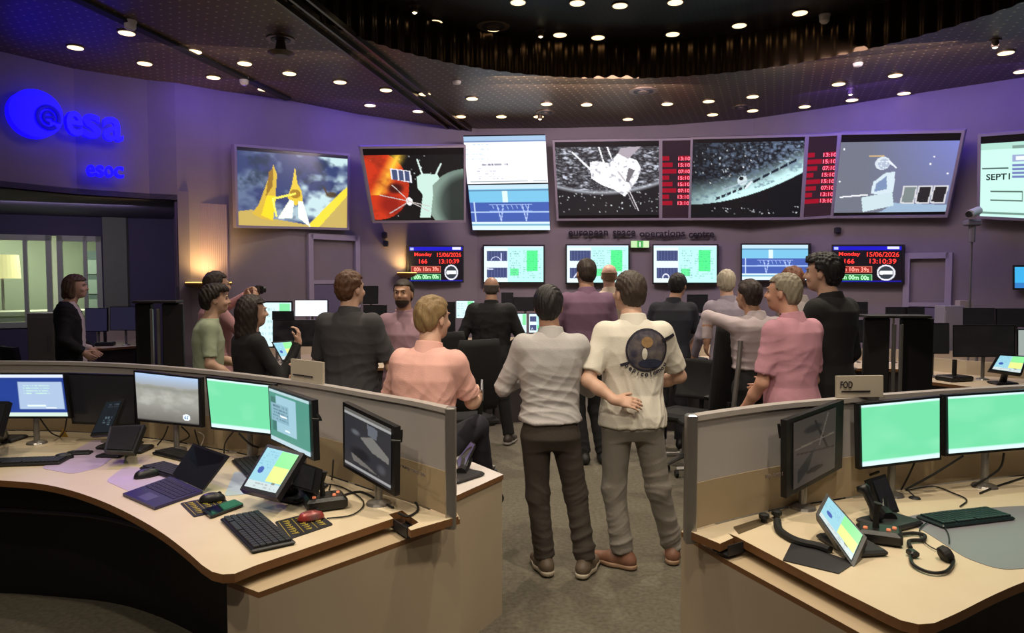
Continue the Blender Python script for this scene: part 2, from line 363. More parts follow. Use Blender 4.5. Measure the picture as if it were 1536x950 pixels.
# ---- ceiling: perforated outer ceiling with a round raised middle, fluted rim between them
CC, CR, RZ = Vector((1.15, 5.0)), 3.1, 4.32
PERF = dots_mat('perforated_dark_metal', (80, 65, 42), (170, 150, 112), 10, .07, .45, .3)
PERF2 = dots_mat('perforated_black_metal', (22, 18, 18), (44, 40, 38), 20, .2, .45, .3)
n = 72; vs = []; fs = []
for j in range(n):
    q = 2*PI*j/n; c, s_ = math.cos(q), math.sin(q)
    vs.append((CC.x+CR*c, CC.y+CR*s_, CEIL)); k = 8.6; vs.append((CC.x+k*c, CC.y+k*s_, CEIL))
for j in range(n): a, b = 2*j, 2*((j+1) % n); fs.append((a, b, b+1, a+1))
o = link('ceiling', vs+[(v[0], v[1], v[2]+.03) for v in vs], fs+[tuple(2*n+i for i in f[::-1]) for f in fs], PERF); tag(o, kind='structure')
n = 720; vs = []; fs = []
for j in range(n):
    q = 2*PI*j/n; r = CR-.03+.014*math.sin(q*120)
    for z in (CEIL-.03, RZ+.02): vs.append((CC.x+r*math.cos(q), CC.y+r*math.sin(q), z))
for j in range(n): a, b = 2*j, 2*((j+1) % n); fs.append((a, b, b+1, a+1))
o = link('ceiling_fluted_rim', vs, fs, mat('fluted_bronze', (66, 52, 38), .24, .85), smooth=True); tag(o, kind='structure')
o = MB().lathe((CC.x, CC.y, RZ), [(CR+.1, 0), (CR+.1, .04)], 72).build('ceiling_raised_middle', PERF2); tag(o, kind='structure')
# three dark grooves running along the ceiling
for i, (a, b) in enumerate((((408, -12), (690, 203)), ((432, -12), (702, 200)), ((458, -12), (716, 200)))):
    p, q = at(*a, CEIL), at(*b, CEIL); t = (q-p).normalized(); s_ = Vector((-t.y, t.x, 0))*.012; q = q-t*.15; p = p-t*2
    # keep only the stretch outside the raised middle
    o = MB().prism([(p+s_).xy, (q+s_).xy, (q-s_).xy, (p-s_).xy], CEIL-.05, CEIL-.002).build('ceiling_track', mat('dark_bronze_rail', (62, 50, 36), .3, .7))
    local(o); tag(o, 'dark metal ceiling track, %s of the three parallel rails' % ('leftmost', 'middle', 'rightmost')[i], 'ceiling track', 'ceiling tracks')
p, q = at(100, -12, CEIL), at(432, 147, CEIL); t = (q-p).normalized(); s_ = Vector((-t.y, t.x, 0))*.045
o = MB().prism([(p+s_).xy, (q+s_).xy, (q-s_).xy, (p-s_).xy], CEIL-.03, CEIL-.002).build('reflection_edge_1', mat('black_reflection_edge', (10, 9, 14), .7)); tag(o, kind='structure')  # edge of a glass reflection, drawn as a dark strip on the ceiling
# wall panels / doors
def wallquad(u0, v0, u1, v1, off=.0):
    return [wall_hit(u0, v0, off)[0], wall_hit(u1, v0, off)[0], wall_hit(u1, v1, off)[0], wall_hit(u0, v1, off)[0]]
def doorset(name, u0, u1, v0, handle_u):
    a, b = wall_hit(u0, v0)[0], wall_hit(u1, v0)[0]; z1 = (a.z+b.z)/2; e = (b-a); e.z = 0; wd = e.length; e.normalize(); nn = Vector((e.y, -e.x, 0))
    m = MB(); R = Matrix((e, -nn, Vector((0, 0, 1)))).transposed(); c = (a+b)/2+nn*.02
    for s_ in (-1, 1): m.box((c.x+e.x*s_*wd/2, c.y+e.y*s_*wd/2, z1/2), (.07, .07, z1), R)
    m.box((c.x, c.y, z1-.03), (wd, .07, .07), R); m.box((c.x, c.y, z1-.62), (wd, .06, .05), R)
    o = m.build(name, FRAME); tag(o, kind='structure')
    MB().box((c.x, c.y, (z1-.65)/2), (wd-.06, .05, z1-.66), R).build('door_leaf', mat('door_purple_grey', (96, 88, 116), .6, noise=.1), o)
    MB().tube([c+nn*.05+e*(wd*.38)+Vector((0, 0, 1.0-c.z)), c+nn*.05+e*(wd*.38-.12)+Vector((0, 0, 1.0-c.z))], .012).build('door_handle', STEEL, o)
doorset('door_1', 463, 533, 353, 0)
doorset('door_2', 1362, 1425, 380, 0)
# ---- big picture screens, leaning forwards off the wall
FR = mat('screen_surround', (140, 130, 142), .5, noise=.1)
BZ = mat('black_screen_border', (16, 13, 16), .35)
def bigscreen(px, pic, name, label, group, tilt=.30, off=.16, yb=None, pad=(6, 6, 6, 6), inner=None, frame=True):
    (tlu, tlv), (tru, trv), (bru, brv), (blu, blv) = px
    def P(u, v, lift, extra=0):
        if yb: y = yb[0] if u < (tlu+tru)/2 else yb[1]
        else: y = wall_hit(u, v, off)[0].y
        return aty(u, v, y-lift)
    q = [P(tlu, tlv, tilt), P(tru, trv, tilt), P(bru, brv, 0), P(blu, blv, 0)]
    base = (q[2]+q[3])/2
    r = empty(name, base, 0, label, 'screen', group)
    up = ((q[0]-q[3])+(q[1]-q[2]))/2; rt = ((q[1]-q[0])+(q[2]-q[3]))/2; nn = rt.cross(up).normalized()
    if nn.y > 0: nn = -nn
    nx, ny = up.normalized(), rt.normalized()
    a = pic.w/ max(1, pic.w)
    MB().slab(q, .09).build('screen_housing', BZ, r)
    pq = q
    if inner:  # picture occupies only part of the panel
        (x0, y0, x1, y1) = inner
        def bl(x, y): return (q[0]*(1-x)+q[1]*x)*(1-y)+(q[3]*(1-x)+q[2]*x)*y
        pq = [bl(x0, y0), bl(x1, y0), bl(x1, y1), bl(x0, y1)]
    picture('display', pq, pic, r)
    if frame:
        m = MB(); t = .03
        c = [q[0]+nx*t-ny*t, q[1]+nx*t+ny*t, q[2]-nx*t+ny*t, q[3]-nx*t-ny*t]
        for k in range(4):
            a, b, c2, d = q[k], q[(k+1) % 4], c[(k+1) % 4], c[k]
            m.add([a+nn*.02, b+nn*.02, c2+nn*.02, d+nn*.02, a-nn*.07, b-nn*.07, c2-nn*.07, d-nn*.07], [(0, 1, 2, 3), (4, 5, 6, 7), (0, 1, 5, 4), (2, 3, 7, 6), (1, 2, 6, 5), (0, 3, 7, 4)])
        m.build('screen_frame', FR, r)
    # brackets to the wall
    m = MB()
    a = sum(q, Vector())/4-nn*.16; m.box(a, (.3, .12, .25), Matrix.Rotation(math.atan2(ny.y, ny.x), 3, 'Z'))
    m.build('wall_bracket', DARK, r)
    setbase(r, base); return r, q
W, H = 150, 105
p = Pic(W, H, (58, 68, 110)); f = p.fbm(4, 4, 3); p.put(np.clip((f-.42)*5, 0, 1)*np.clip(p.X*1.6, .3, 1), (196, 222, 225)); f = p.fbm(7, 6, 9); p.put(np.clip((f-.62)*6, 0, 1), (44, 56, 74), .8)
p.poly([(0, .82), (.12, .79), (.3, .9), (.62, .97), (.8, .7), (1, .42), (1, 1), (0, 1)], (196, 170, 92)); p.poly([(.62, .97), (.8, .7), (1, .42), (1, .55), (.72, 1), (.62, 1)], (238, 218, 60))
p.poly([(.12, .84), (.18, .72), (.31, .2), (.34, .32), (.33, .5), (.3, .93), (.2, .9)], (214, 178, 62)); p.poly([(.2, .86), (.25, .6), (.33, .6), (.3, .92)], (246, 214, 40)); p.poly([(.27, .3), (.31, .24), (.3, .48), (.24, .62)], (150, 112, 36))
p.poly([(.47, .45), (.5, .2), (.52, .42), (.56, .52), (.57, .66), (.5, .72), (.43, .62)], (228, 196, 60)); p.ell(.5, .56, .05, .06, (166, 124, 30)); p.line(.3, .64, .5, .56, .014, (250, 235, 90)); p.line(.3, .64, .33, .86, .012, (250, 240, 110))
p.poly([(.45, .64), (.49, .66), (.47, .88), (.34, .9)], (250, 255, 235)); p.poly([(.53, .66), (.57, .66), (.64, 1), (.53, .88)], (250, 255, 240)); p.ell(.84, .55, .07, .05, (74, 56, 30), .9, .5); p.line(.77, .46, .8, .55, .01, (80, 60, 30))
p.rect(0, 0, 1, .05, (26, 24, 40)); P1 = p
bigscreen([(354, 220), (521, 234), (520, 342), (357, 338)], P1, 'wall_screen', 'wall screen showing a golden spacecraft lander over dunes, leftmost of the picture screens', 'large picture screens', tilt=.04, inner=(0, .0, 1, 1))
p = Pic(W, H, (12, 12, 12)); p.stars(50, seed=3)
fire = p.fbm(6, 6, 21); msk = ((p.X-.05)**2/.13+(p.Y-.45)**2/.28) < 1; p.put(np.where(msk, np.clip(.5+fire, 0, 1), 0), (196, 52, 22)); band = np.clip(1-np.abs(p.X-.34+.42*p.Y)*9, 0, 1)*(p.Y < .6); p.put(band*np.clip(fire*1.8, 0, 1), (255, 200, 60))
p.ell(.2, .75, .16, .2, (120, 20, 14), .7, .6); p.ell(.27, .5, .1, .1, (40, 10, 10), .8, .5)
p.ell(1.02, .72, .42, .5, (110, 130, 120)); p.ell(1.06, .74, .40, .49, (40, 48, 44), 1, .25); p.put(np.clip((.86-p.X)*4, 0, 1)*((((p.X-1.02)/.42)**2+((p.Y-.72)/.5)**2) < 1), (150, 175, 160), .6)
p.poly([(.24, .2), (.44, .24), (.45, .42), (.24, .36)], (225, 225, 235)); 
for k in range(3): p.poly([(.255+.062*k, .215+.012*k), (.305+.062*k, .225+.012*k), (.305+.062*k, .375+.012*k), (.255+.062*k, .365+.012*k)], (66, 76, 112))
p.poly([(.5, .33), (.56, .28), (.72, .3), (.74, .36), (.66, .46), (.66, .6), (.62, .95), (.5, .95), (.55, .6), (.5, .5)], (196, 226, 214)); p.line(.52, .08, .56, .3, .012, (210, 230, 222)); p.line(.76, .14, .7, .3, .012, (210, 230, 222))
p.ell(.4, .7, .035, .06, (235, 235, 235)); 
for (x, y) in ((.1, .6), (.24, .45), (.18, .88), (.62, .78), (.6, .85)): p.line(.4, .7, x, y, .006, (200, 190, 185))
bigscreen([(543, 223), (695, 221), (695, 330), (562, 331)], p, 'wall_screen', 'wall screen showing a probe and moon against red fire, second picture screen from the left', 'large picture screens', tilt=.4, inner=(0, .09, 1, 1), yb=(9.55, 10.1))
p = Pic(120, 70, (250, 250, 255)); p.rect(0, 0, 1, .13, (160, 190, 220)); p.rect(0, .1, 1, .13, (110, 135, 180)); p.words(.02, .15, .3, .5, (150, 180, 205), 7, 4, .5, .5); p.words(.15, .55, .55, .64, (90, 90, 110), 1, 8, .9, .9); p.words(.1, .65, .45, .92, (150, 150, 165), 5, 6, .6, .3); p.rect(.04, .94, .75, .955, (110, 130, 130)); p.rect(.82, .94, .98, .955, (110, 130, 130))
bigscreen([(695, 205), (818, 203), (822, 274), (701, 276)], p, 'data_screen', 'bright white data screen above the blue graph screen', 'pair of bright data screens', tilt=.24, yb=(10.45, 10.5), frame=False, off=.1)
def graphpic(w=120, h=70):
    p = Pic(w, h, (120, 190, 225)); p.rect(0, 0, 1, .1, (190, 220, 235)); p.rect(0, .11, 1, .14, (90, 130, 165)); p.rect(.42, .15, .48, .38, (215, 240, 245)); p.rect(0, .38, 1, .82, (66, 92, 170)); p.rect(0, .82, 1, 1, (215, 235, 250)); p.rect(0, .86, 1, .9, (120, 175, 200))
    p.line(0, .6, 1, .6, .008, (170, 195, 235)); p.line(.06, .38, .06, .82, .012, (190, 210, 240)); p.line(.25, .44, .78, .44, .009, (160, 185, 235)); p.line(.25, .58, .78, .58, .012, (130, 160, 225))
    for x in (.38, .7): p.line(x-.04, .44, x, .8, .01, (175, 195, 240)); p.line(x+.04, .44, x, .8, .01, (175, 195, 240))
    for k in range(8): p.line(.28+.06*k, .44, .3+.06*k, .53, .008, (150, 175, 230))
    return p
bigscreen([(702, 278), (822, 276), (825, 345), (709, 345)], graphpic(), 'data_screen', 'light blue graph screen directly below the bright white data screen', 'pair of bright data screens', tilt=.16, yb=(10.68, 10.72), frame=False)
p = Pic(W, H, (28, 26, 28)); t = p.fbm(8, 8, 31); t2 = p.fbm(20, 30, 37); lim = .58+.0*p.X-.12*((p.X-.45)/.5)**2+.08; p.put(np.where(p.Y < lim, np.clip(np.abs(t2-.5)*4*np.clip(t*1.5, 0, 1), 0, 1), 0), (205, 210, 225)); p.put(np.clip(1-np.abs(p.Y-lim)*22, 0, 1), (190, 195, 205), .8)
p.stars(60, reg=(0, .65, 1, .95), seed=5); Wt = (245, 246, 250)
p.poly([(.33, .22), (.4, .2), (.52, .24), (.6, .1), (.78, .2), (.82, .32), (.78, .48), (.66, .72), (.56, .62), (.44, .55), (.34, .45)], Wt); p.line(.17, .08, .34, .33, .012, Wt); p.line(.42, 0, .47, .25, .01, Wt); p.line(.5, 0, .56, .25, .01, Wt); t9 = p.fbm(30, 26, 77, 2); p.put(np.where((p.a.min(2) > 240), np.clip((t9-.58)*5, 0, 1), 0), (150, 148, 158), .7); p.poly([(.63, .02), (.82, 0), (.7, .18), (.6, .1)], (170, 160, 170)); p.line(.7, .62, .79, .93, .007, (200, 195, 200)); p.line(.68, .64, .76, .9, .005, (160, 155, 160)); p.poly([(.7, .3), (.76, .34), (.7, .52), (.67, .5)], (110, 105, 112)); p.line(.6, .36, .66, .48, .012, (190, 185, 190))
bigscreen([(832, 213), (990, 211), (990, 327), (838, 328)], p, 'wall_screen', 'wall screen showing a white space telescope above a planet', 'large picture screens', inner=(0, .07, 1, .96))
def board(seed):
    p = Pic(60, 110, (38, 20, 30))
    for k in range(8):
        y = .2+k*.082; p.rect(0, y, .28+.25*((seed*k*7) % 3)/2, y+.055, (150, 0, 30)); p.rect(.6, y, 1, y+.055, (150, 0, 30)); 
    return p
TXR = mat('red_led_text', (255, 90, 110), .5, emit=(255, 120, 140), es=1.2)
for (px, sd, lb) in (([(992, 211), (1036, 210), (1033, 327), (992, 327)], 1, 'narrow board of red times, left of the planet horizon screen'), ([(1212, 205), (1257, 203), (1247, 323), (1204, 326)], 2, 'narrow board of red times, right of the planet horizon screen')):
    r, q = bigscreen(px, board(sd), 'time_board', lb, 'red time boards')
    def bl(x, y): return (q[0]*(1-x)+q[1]*x)*(1-y)+(q[3]*(1-x)+q[2]*x)*y
    rt = (q[1]-q[0]).normalized(); up = (q[0]-q[3]).normalized(); n3 = rt.cross(up)
    for k, s_ in enumerate(('13:10', '15:10', '07:10', '15:10', '15:10', '07:10', '13:10', '13:10')):
        o = text('time_digits', s_, bl(.8, .23+k*.082)+n3*.012, rt, up, TXR, None, height=.05, width=.16, ext=.002, bold=.01); o.parent = r; o.location = -r.location
p = Pic(W, H, (10, 12, 14)); t = p.fbm(10, 10, 41); t2 = p.fbm(26, 26, 43); lim = .83-.42*(p.X)**2-.02+.0*t; sky = p.Y < lim; p.put(np.where(sky, np.clip(np.abs(t2-.5)*4*np.clip(p.X*.9+.15, 0, 1), 0, 1), 0), (150, 170, 200)); p.put(np.where(sky, np.clip(1.25-(lim-p.Y)*3.6, 0, 1)*np.clip(.6+p.X, 0, 1), 0), (200, 240, 240)); p.put(np.where(sky & (p.Y < lim-.05), np.clip((t2-.55)*6, 0, 1), 0), (60, 75, 95), .5)
p.stars(50, reg=(0, .05, .6, .6), seed=8); p.stars(25, reg=(.2, .85, 1, .95), seed=9)
for k in range(6): p.poly([(.24+.05*k, .72-.03*k), (.275+.05*k, .7-.03*k), (.27+.05*k, .74-.03*k), (.235+.05*k, .76-.03*k)], (22, 30, 44))
for k in range(5): p.poly([(.57+.075*k, .5-.058*k), (.63+.075*k, .455-.058*k), (.63+.075*k, .49-.058*k), (.57+.075*k, .535-.058*k)], (20, 28, 42))
p.ell(.47, .5, .045, .06, (200, 215, 220)); p.ell(.46, .47, .02, .025, (20, 26, 30)); p.line(.3, .62, .56, .48, .006, (170, 185, 200)); p.line(.5, .6, .55, .52, .012, (220, 230, 235))
bigscreen([(1040, 209), (1210, 205), (1202, 326), (1036, 327)], p, 'wall_screen', 'wall screen showing a dark solar array craft over a bright planet horizon', 'large picture screens', inner=(0, .05, 1, 1))
p = Pic(W, H, (108, 112, 126)); p.put(np.clip(p.X*1.2-.3, 0, 1)*np.clip(1-p.Y*.8, 0, 1), (120, 128, 205)); p.poly([(.45, .98), (.55, .86), (1, .9), (1, 1), (.4, 1)], (150, 175, 200))
p.poly([(.25, .78), (.52, .7), (.55, .9), (.28, .99)], (196, 216, 222)); p.poly([(.33, .72), (.34, .56), (.44, .43), (.52, .42), (.53, .7), (.4, .74)], (205, 220, 230)); p.poly([(.36, .7), (.37, .58), (.45, .48), (.47, .66)], (120, 140, 175)); p.line(.05, .77, .3, .74, .01, (235, 235, 240)); p.ell(.4, .3, .065, .09, (205, 215, 225)); p.ell(.41, .31, .05, .07, (170, 182, 200)); p.words(.36, .23, .45, .38, (225, 232, 240), 5, 4, .9, .6); p.line(.28, .2, .4, .2, .01, (200, 170, 120)); p.line(.45, .27, .52, .36, .012, (220, 225, 235))
for k in range(3): x = .63+.125*k; p.poly([(x-.02, .62), (x+.1, .62), (x+.09, .88), (x-.03, .87)], (205, 205, 210)); p.poly([(x-.008, .64), (x+.088, .64), (x+.078, .86), (x-.018, .85)], (38, 34, 36) if k else (120, 130, 130))
for (x, y) in ((.04, .1), (.82, .22), (.8, .32), (.03, .55), (.95, .45)): p.ell(x, y, .008, .012, (235, 235, 240))
bigscreen([(1263, 202), (1443, 199), (1418, 322), (1250, 324)], p, 'wall_screen', 'wall screen showing a pale satellite on a grey and violet background', 'large picture screens', inner=(0, .09, 1, .96))
p = Pic(120, 100, (196, 240, 226)); p.rect(0, .0, 1, .09, (170, 215, 200)); p.rect(.3, .05, 1, .09, (120, 150, 140)); p.rect(.3, .17, .62, .26, (150, 160, 200)); p.rect(.33, .19, .58, .24, (230, 240, 240))
for k in range(4): p.rect(.3, .29+.05*k, .66, .315+.05*k, (110, 120, 180))
p.rect(.02, .33, .27, .345, (60, 80, 80)); p.rect(.1, .64, .4, .66, (80, 100, 95)); p.rect(.1, .76, .4, .775, (80, 100, 95)); p.rect(.39, .66, .4, .77, (90, 110, 105)); p.words(.5, .55, .95, .7, (110, 150, 140), 3, 5, .6, .5); p.words(.5, .8, .95, .92, (110, 160, 150), 2, 6, .6, .5); p.rect(.66, .2, .95, .22, (120, 150, 145)); p.rect(.75, .54, .85, .6, (190, 120, 60)); p.rect(0, .93, 1, .96, (110, 140, 130))
r, q = bigscreen([(1472, 205), (1640, 192), (1640, 332), (1470, 324)], p, 'data_screen', 'pale mint data screen cut by the right picture edge, reading SEPT1', 'mint data screen', tilt=.2, inner=(0, .09, 1, 1))
rt = (q[1]-q[0]).normalized(); up = (q[0]-q[3]).normalized()
o = text('display_text', 'SEPT1', q[0]*.83*.5+q[1]*.17*.5+q[3]*.83*.5+q[2]*.17*.5+rt.cross(up)*.015, rt, up, mat('dark_ink', (40, 60, 60), .6), None, height=.07, ext=.002, bold=.02); o.parent = r; o.location = -r.location
# ---- flat monitors hung on the lower wall
def wallmonitor(u0, v0, u1, v1, pic, label, group, strength=None, vt=None):
    q = wallquad(u0, v0, u1, v1, .1)
    if vt: q[0] = wall_hit(u0, vt[0], .1)[0]; q[1] = wall_hit(u1, vt[1], .1)[0]; q[2] = wall_hit(u1, vt[2], .1)[0]; q[3] = wall_hit(u0, vt[3], .1)[0]
    c = (q[2]+q[3])/2; r = empty('wall_monitor', c, 0, label, 'monitor', group)
    rt = (q[1]-q[0]).normalized(); up = Vector((0, 0, 1)); t = .022
    b = [q[0]+up*t-rt*t, q[1]+up*t+rt*t, q[2]-up*t+rt*t, q[3]-up*t-rt*t]
    MB().slab(b, .06).build('housing', BLACK, r); picture('display', q, pic, r)
    m = MB(); cc = sum(q, Vector())/4; n9 = (q[1]-q[0]).cross(q[3]-q[0]).normalized(); n9 = n9 if n9.y > 0 else -n9; m.box(cc+n9*.08, (.3, .04, .25), Matrix.Rotation(math.atan2(rt.y, rt.x), 3, 'Z')); m.build('wall_bracket', DARK, r)
    setbase(r, c); return r, q
def tlm(seed):
    p = Pic(120, 72, (186, 240, 235)); p.rect(0, 0, 1, .04, (215, 225, 250)); p.rect(.0, .06, .4, 1, (225, 245, 248)); r = np.random.RandomState(seed)
    for y in (.14, .6):
        p.rect(.05, y, .39, y+.28, (62, 72, 116))
        for k in range(7): p.line(.08+.05*k, y, .08+.05*k, y+.28, .004, (90, 100, 140))
    if seed == 1:
        for k in range(20): q0 = PI*k/20; q1 = PI*(k+1)/20; p.line(.2-.08*math.cos(q0), .42-.12*math.sin(q0), .2-.08*math.cos(q1), .42-.12*math.sin(q1), .009, (205, 210, 245))
        p.line(.29, .2, .29, .42, .012, (205, 210, 245)); p.line(.05, .63, .15, .64, .015, (215, 220, 245))
    if seed == 2: p.line(.12, .85, .17, .74, .015, (225, 230, 250)); p.line(.17, .74, .22, .85, .015, (225, 230, 250))
    if seed == 3:
        for k in range(12): q0 = PI*k/12; q1 = PI*(k+1)/12; p.line(.2-.05*math.cos(q0), .86-.09*math.sin(q0), .2-.05*math.cos(q1), .86-.09*math.sin(q1), .016, (225, 230, 250))
    p.rect(.72, .13, .9, .7, (82, 240, 140)); p.rect(.44, .62, .58, .82, (100, 230, 150)); p.words(.43, .12, .62, .9, (70, 120, 130), 12, seed, .45, .55); p.words(.66, .12, .96, .9, (60, 150, 120), 14, seed+9, .4, .45)
    return p
G4 = 'flat monitors on the lower wall'
wallmonitor(727, 370, 815, 423, tlm(1), 'green and white telemetry monitor on the wall, right of the left clock', G4)
wallmonitor(851, 369, 942, 424, tlm(2), 'green and white telemetry monitor below the exit sign, behind the tall man', G4)
wallmonitor(980, 369, 1076, 424, tlm(3), 'green and white telemetry monitor on the wall, right of the exit sign', G4)
wallmonitor(1114, 368, 1216, 420, graphpic(), 'light blue graph monitor on the wall, left of the right clock', G4)
def clockpic():
    p = Pic(110, 70, (14, 8, 14)); p.rect(0, 0, 1, .12, (22, 18, 190)); p.rect(0, .96, 1, 1, (22, 18, 150)); p.rect(.8, .02, .96, .09, (225, 225, 250)); p.rect(.02, .03, .08, .1, (180, 190, 240))
    p.rect(.04, .56, .58, .74, (205, 120, 100)); p.rect(.05, .57, .57, .73, (150, 40, 34)); p.rect(.04, .79, .58, .96, (150, 215, 160)); p.rect(.05, .8, .57, .95, (40, 120, 60))
    p.ell(.78, .74, .13, .22, (225, 225, 235)); p.ell(.78, .74, .105, .18, (50, 56, 64)); p.rect(.7, .69, .87, .78, (235, 238, 242)); p.ell(.72, .74, .035, .06, (235, 238, 242)); return p
TR = mat('red_clock_text', (255, 40, 30), .5, emit=(255, 60, 50), es=1.1); TP = mat('pale_red_text', (255, 140, 120), .5, emit=(255, 160, 140), es=1.); TG = mat('pale_green_text', (170, 255, 180), .5, emit=(190, 255, 200), es=1.)
for (u0, v0, u1, v1, vt, lb) in ((609, 371, 690, 422, None, 'left date and time monitor reading Monday 166, beside the small gold lamp reflection'), (1254, 370, 1356, 423, None, 'right date and time monitor reading Monday 166, beyond the man in black')):
    r, q = wallmonitor(u0, v0, u1, v1, clockpic(), lb, 'date and time monitors', vt=vt)
    rt = (q[1]-q[0]).normalized(); up = Vector((0, 0, 1)); n3 = rt.cross(up); wd = (q[1]-q[0]).length; ht = (q[0]-q[3]).length
    def bl(x, y): return (q[0]*(1-x)+q[1]*x)*(1-y)+(q[3]*(1-x)+q[2]*x)*y
    for (s_, x, y, w_, h_, mm) in (('Monday', .25, .23, .32, .13, TR), ('15/06/2026', .74, .23, .46, .13, TR), ('166', .25, .42, .15, .13, TR), ('13:10:39', .74, .42, .38, .13, TR), ('00h 10m 39s', .31, .65, .46, .12, TP), ('00h 00m 00s', .31, .875, .46, .12, TG)):
        o = text('clock_text', s_, bl(x, y)+n3*.01, rt, up, mm, None, width=w_*wd, height=h_*ht, ext=.002, bold=.012); o.parent = r; o.location = -r.location
p = Pic(60, 60, (60, 170, 225)); p.rect(0, .75, 1, 1, (50, 120, 190))
wallmonitor(1524, 401, 1600, 432, p, 'small blue lit monitor on the wall at the right picture edge', 'small wall monitor')
# lettering on the wall
def walltext(body, u0, u1, v, h, mm, ext, bold, name, label, cat, group=None, off=.05, vmid=None):
    a, e, n3 = wall_hit((u0+u1)/2, v, off); p0 = wall_hit(u0, v, off)[0]; p1 = wall_hit(u1, v, off)[0]; rt = (p1-p0); rt.z = 0; wd = rt.length
    c = (p0+p1)/2; c.z = a.z
    o = text(name, body, c, rt, Vector((0, 0, 1)), mm, None, width=wd, height=h, ext=ext, bold=bold)
    local(o); tag(o, label, cat, group); return o
words = (('european', 853, 912), ('space', 919, 953), ('operations', 959, 1028), ('centre', 1034, 1072))
INK = mat('dark_purple_letters', (22, 15, 26), .8)
for wd_, a, b in words: walltext(wd_, a, b, 352.5, .115 if wd_ != 'centre' else .09, INK, .03, .018, 'wall_lettering', 'dark raised word "%s" of the line across the back wall' % wd_, 'lettering', 'words on the back wall')
# exit sign
p = Pic(60, 24, (120, 190, 110)); p.rect(.02, .05, .33, .95, (190, 225, 170)); p.rect(.36, .05, .64, .95, (70, 160, 80)); p.ell(.5, .3, .04, .12, (235, 250, 230)); p.line(.5, .4, .5, .8, .09, (235, 250, 230)); p.rect(.68, .05, .98, .95, (205, 230, 180))
q = wallquad(946, 362, 973, 372, .1); r = empty('exit_sign', (q[2]+q[3])/2, 0, 'small green and white exit sign under the word operations', 'sign')
MB().slab(q, .08).build('housing', WHITE, r); picture('display', q, p, r); setbase(r, (q[2]+q[3])/2)
# blue logo and letters on the bulkhead
BLUE = mat('glowing_blue', (20, 10, 255), .5, emit=(12, 2, 255), es=2.2); BLUED = mat('dim_blue', (10, 4, 150), .5, emit=(10, 4, 170), es=.8)
c, e, n3 = wall_hit(47, 174, .0); e = (wall_hit(180, 200)[0]-wall_hit(47, 174)[0]); e.z = 0; e.normalize(); n3 = Vector((e.y, -e.x, 0)); up = Vector((0, 0, 1)); RR = (wall_hit(47, 139)[0].z-wall_hit(47, 209)[0].z)/2
c = c+n3*.16
r = empty('round_logo', (c.x, c.y, c.z-RR), 0, 'glowing blue round emblem with a curled e, on the bulkhead left of the letters', 'logo')
def disc(c, rad, th, m0, name, x0=0, z0=0, n=48):
    c0 = c+e*x0+up*z0; vs = [c0]+[c0+(e*math.cos(2*PI*k/n)+up*math.sin(2*PI*k/n))*rad for k in range(n)]; vs2 = [v+n3*th for v in vs]
    fs = [(0, 1+(k+1) % n, 1+k) for k in range(n)]+[(n+1, n+2+k, n+2+(k+1) % n) for k in range(n)]+[(1+k, 1+(k+1) % n, n+2+(k+1) % n, n+2+k) for k in range(n)]
    return link(name, vs+vs2, fs, m0, r)
disc(c-n3*.14, RR, .16, BLUE, 'emblem_disc')
m = MB(); pts = []
for k in range(30): q0 = -.35+2*PI*.92*k/29; pts.append(c+n3*.03+e*(RR*.42+RR*.4*math.cos(q0))+up*(-RR*.12+RR*.46*math.sin(q0)))
m.tube(pts, .022); pts = [c+n3*.03+e*(RR*.44+RR*.2*math.cos(-.5+2*PI*.85*k/20))+up*(-RR*.12+RR*.24*math.sin(-.5+2*PI*.85*k/20)) for k in range(21)]; m.tube(pts, .018); m.tube([c+n3*.03+e*RR*.26-up*RR*.12, c+n3*.03+e*RR*.66-up*RR*.08], .016)
m.build('curled_e', BLUED, r); setbase(r, (c.x, c.y, c.z-RR))
def bulk(body, u0, v0, u1, v1, h, label):
    p0, p1 = wall_hit(u0, v0, .13)[0], wall_hit(u1, v1, .13)[0]; z = (p0.z+p1.z)/2; rt = p1-p0; rt.z = 0; c = (p0+p1)/2; c.z = z
    o = text('blue_letter', body, c, rt, up, BLUE, None, width=rt.length, height=h, ext=.06, bold=.018); local(o); tag(o, label, 'lettering', 'blue letters on the bulkhead')
for ch, u0, u1, lb in (('e', 86, 118, 'first'), ('s', 120, 147, 'middle'), ('a', 150, 180, 'last')): 
    t = (u0-86)/94; bulk(ch, u0, 186+14*t, u1, 191+14*t, .255, 'large glowing blue letter %s beside the round emblem' % ch)
for ch, u0, u1, lb in (('e', 126, 139, ''), ('s', 140, 152, ''), ('o', 153, 166, ''), ('c', 167, 181, '')): bulk(ch, u0, 258+3*(u0-126)/55, u1, 260+3*(u0-126)/55, .125, 'small glowing blue letter %s in the lower row under the big letters' % ch)
light('emblem_glow', 'AREA', c+n3*.5+e*.5, 2.2, (.1, .02, 1), c+e*.5, .9, .3)
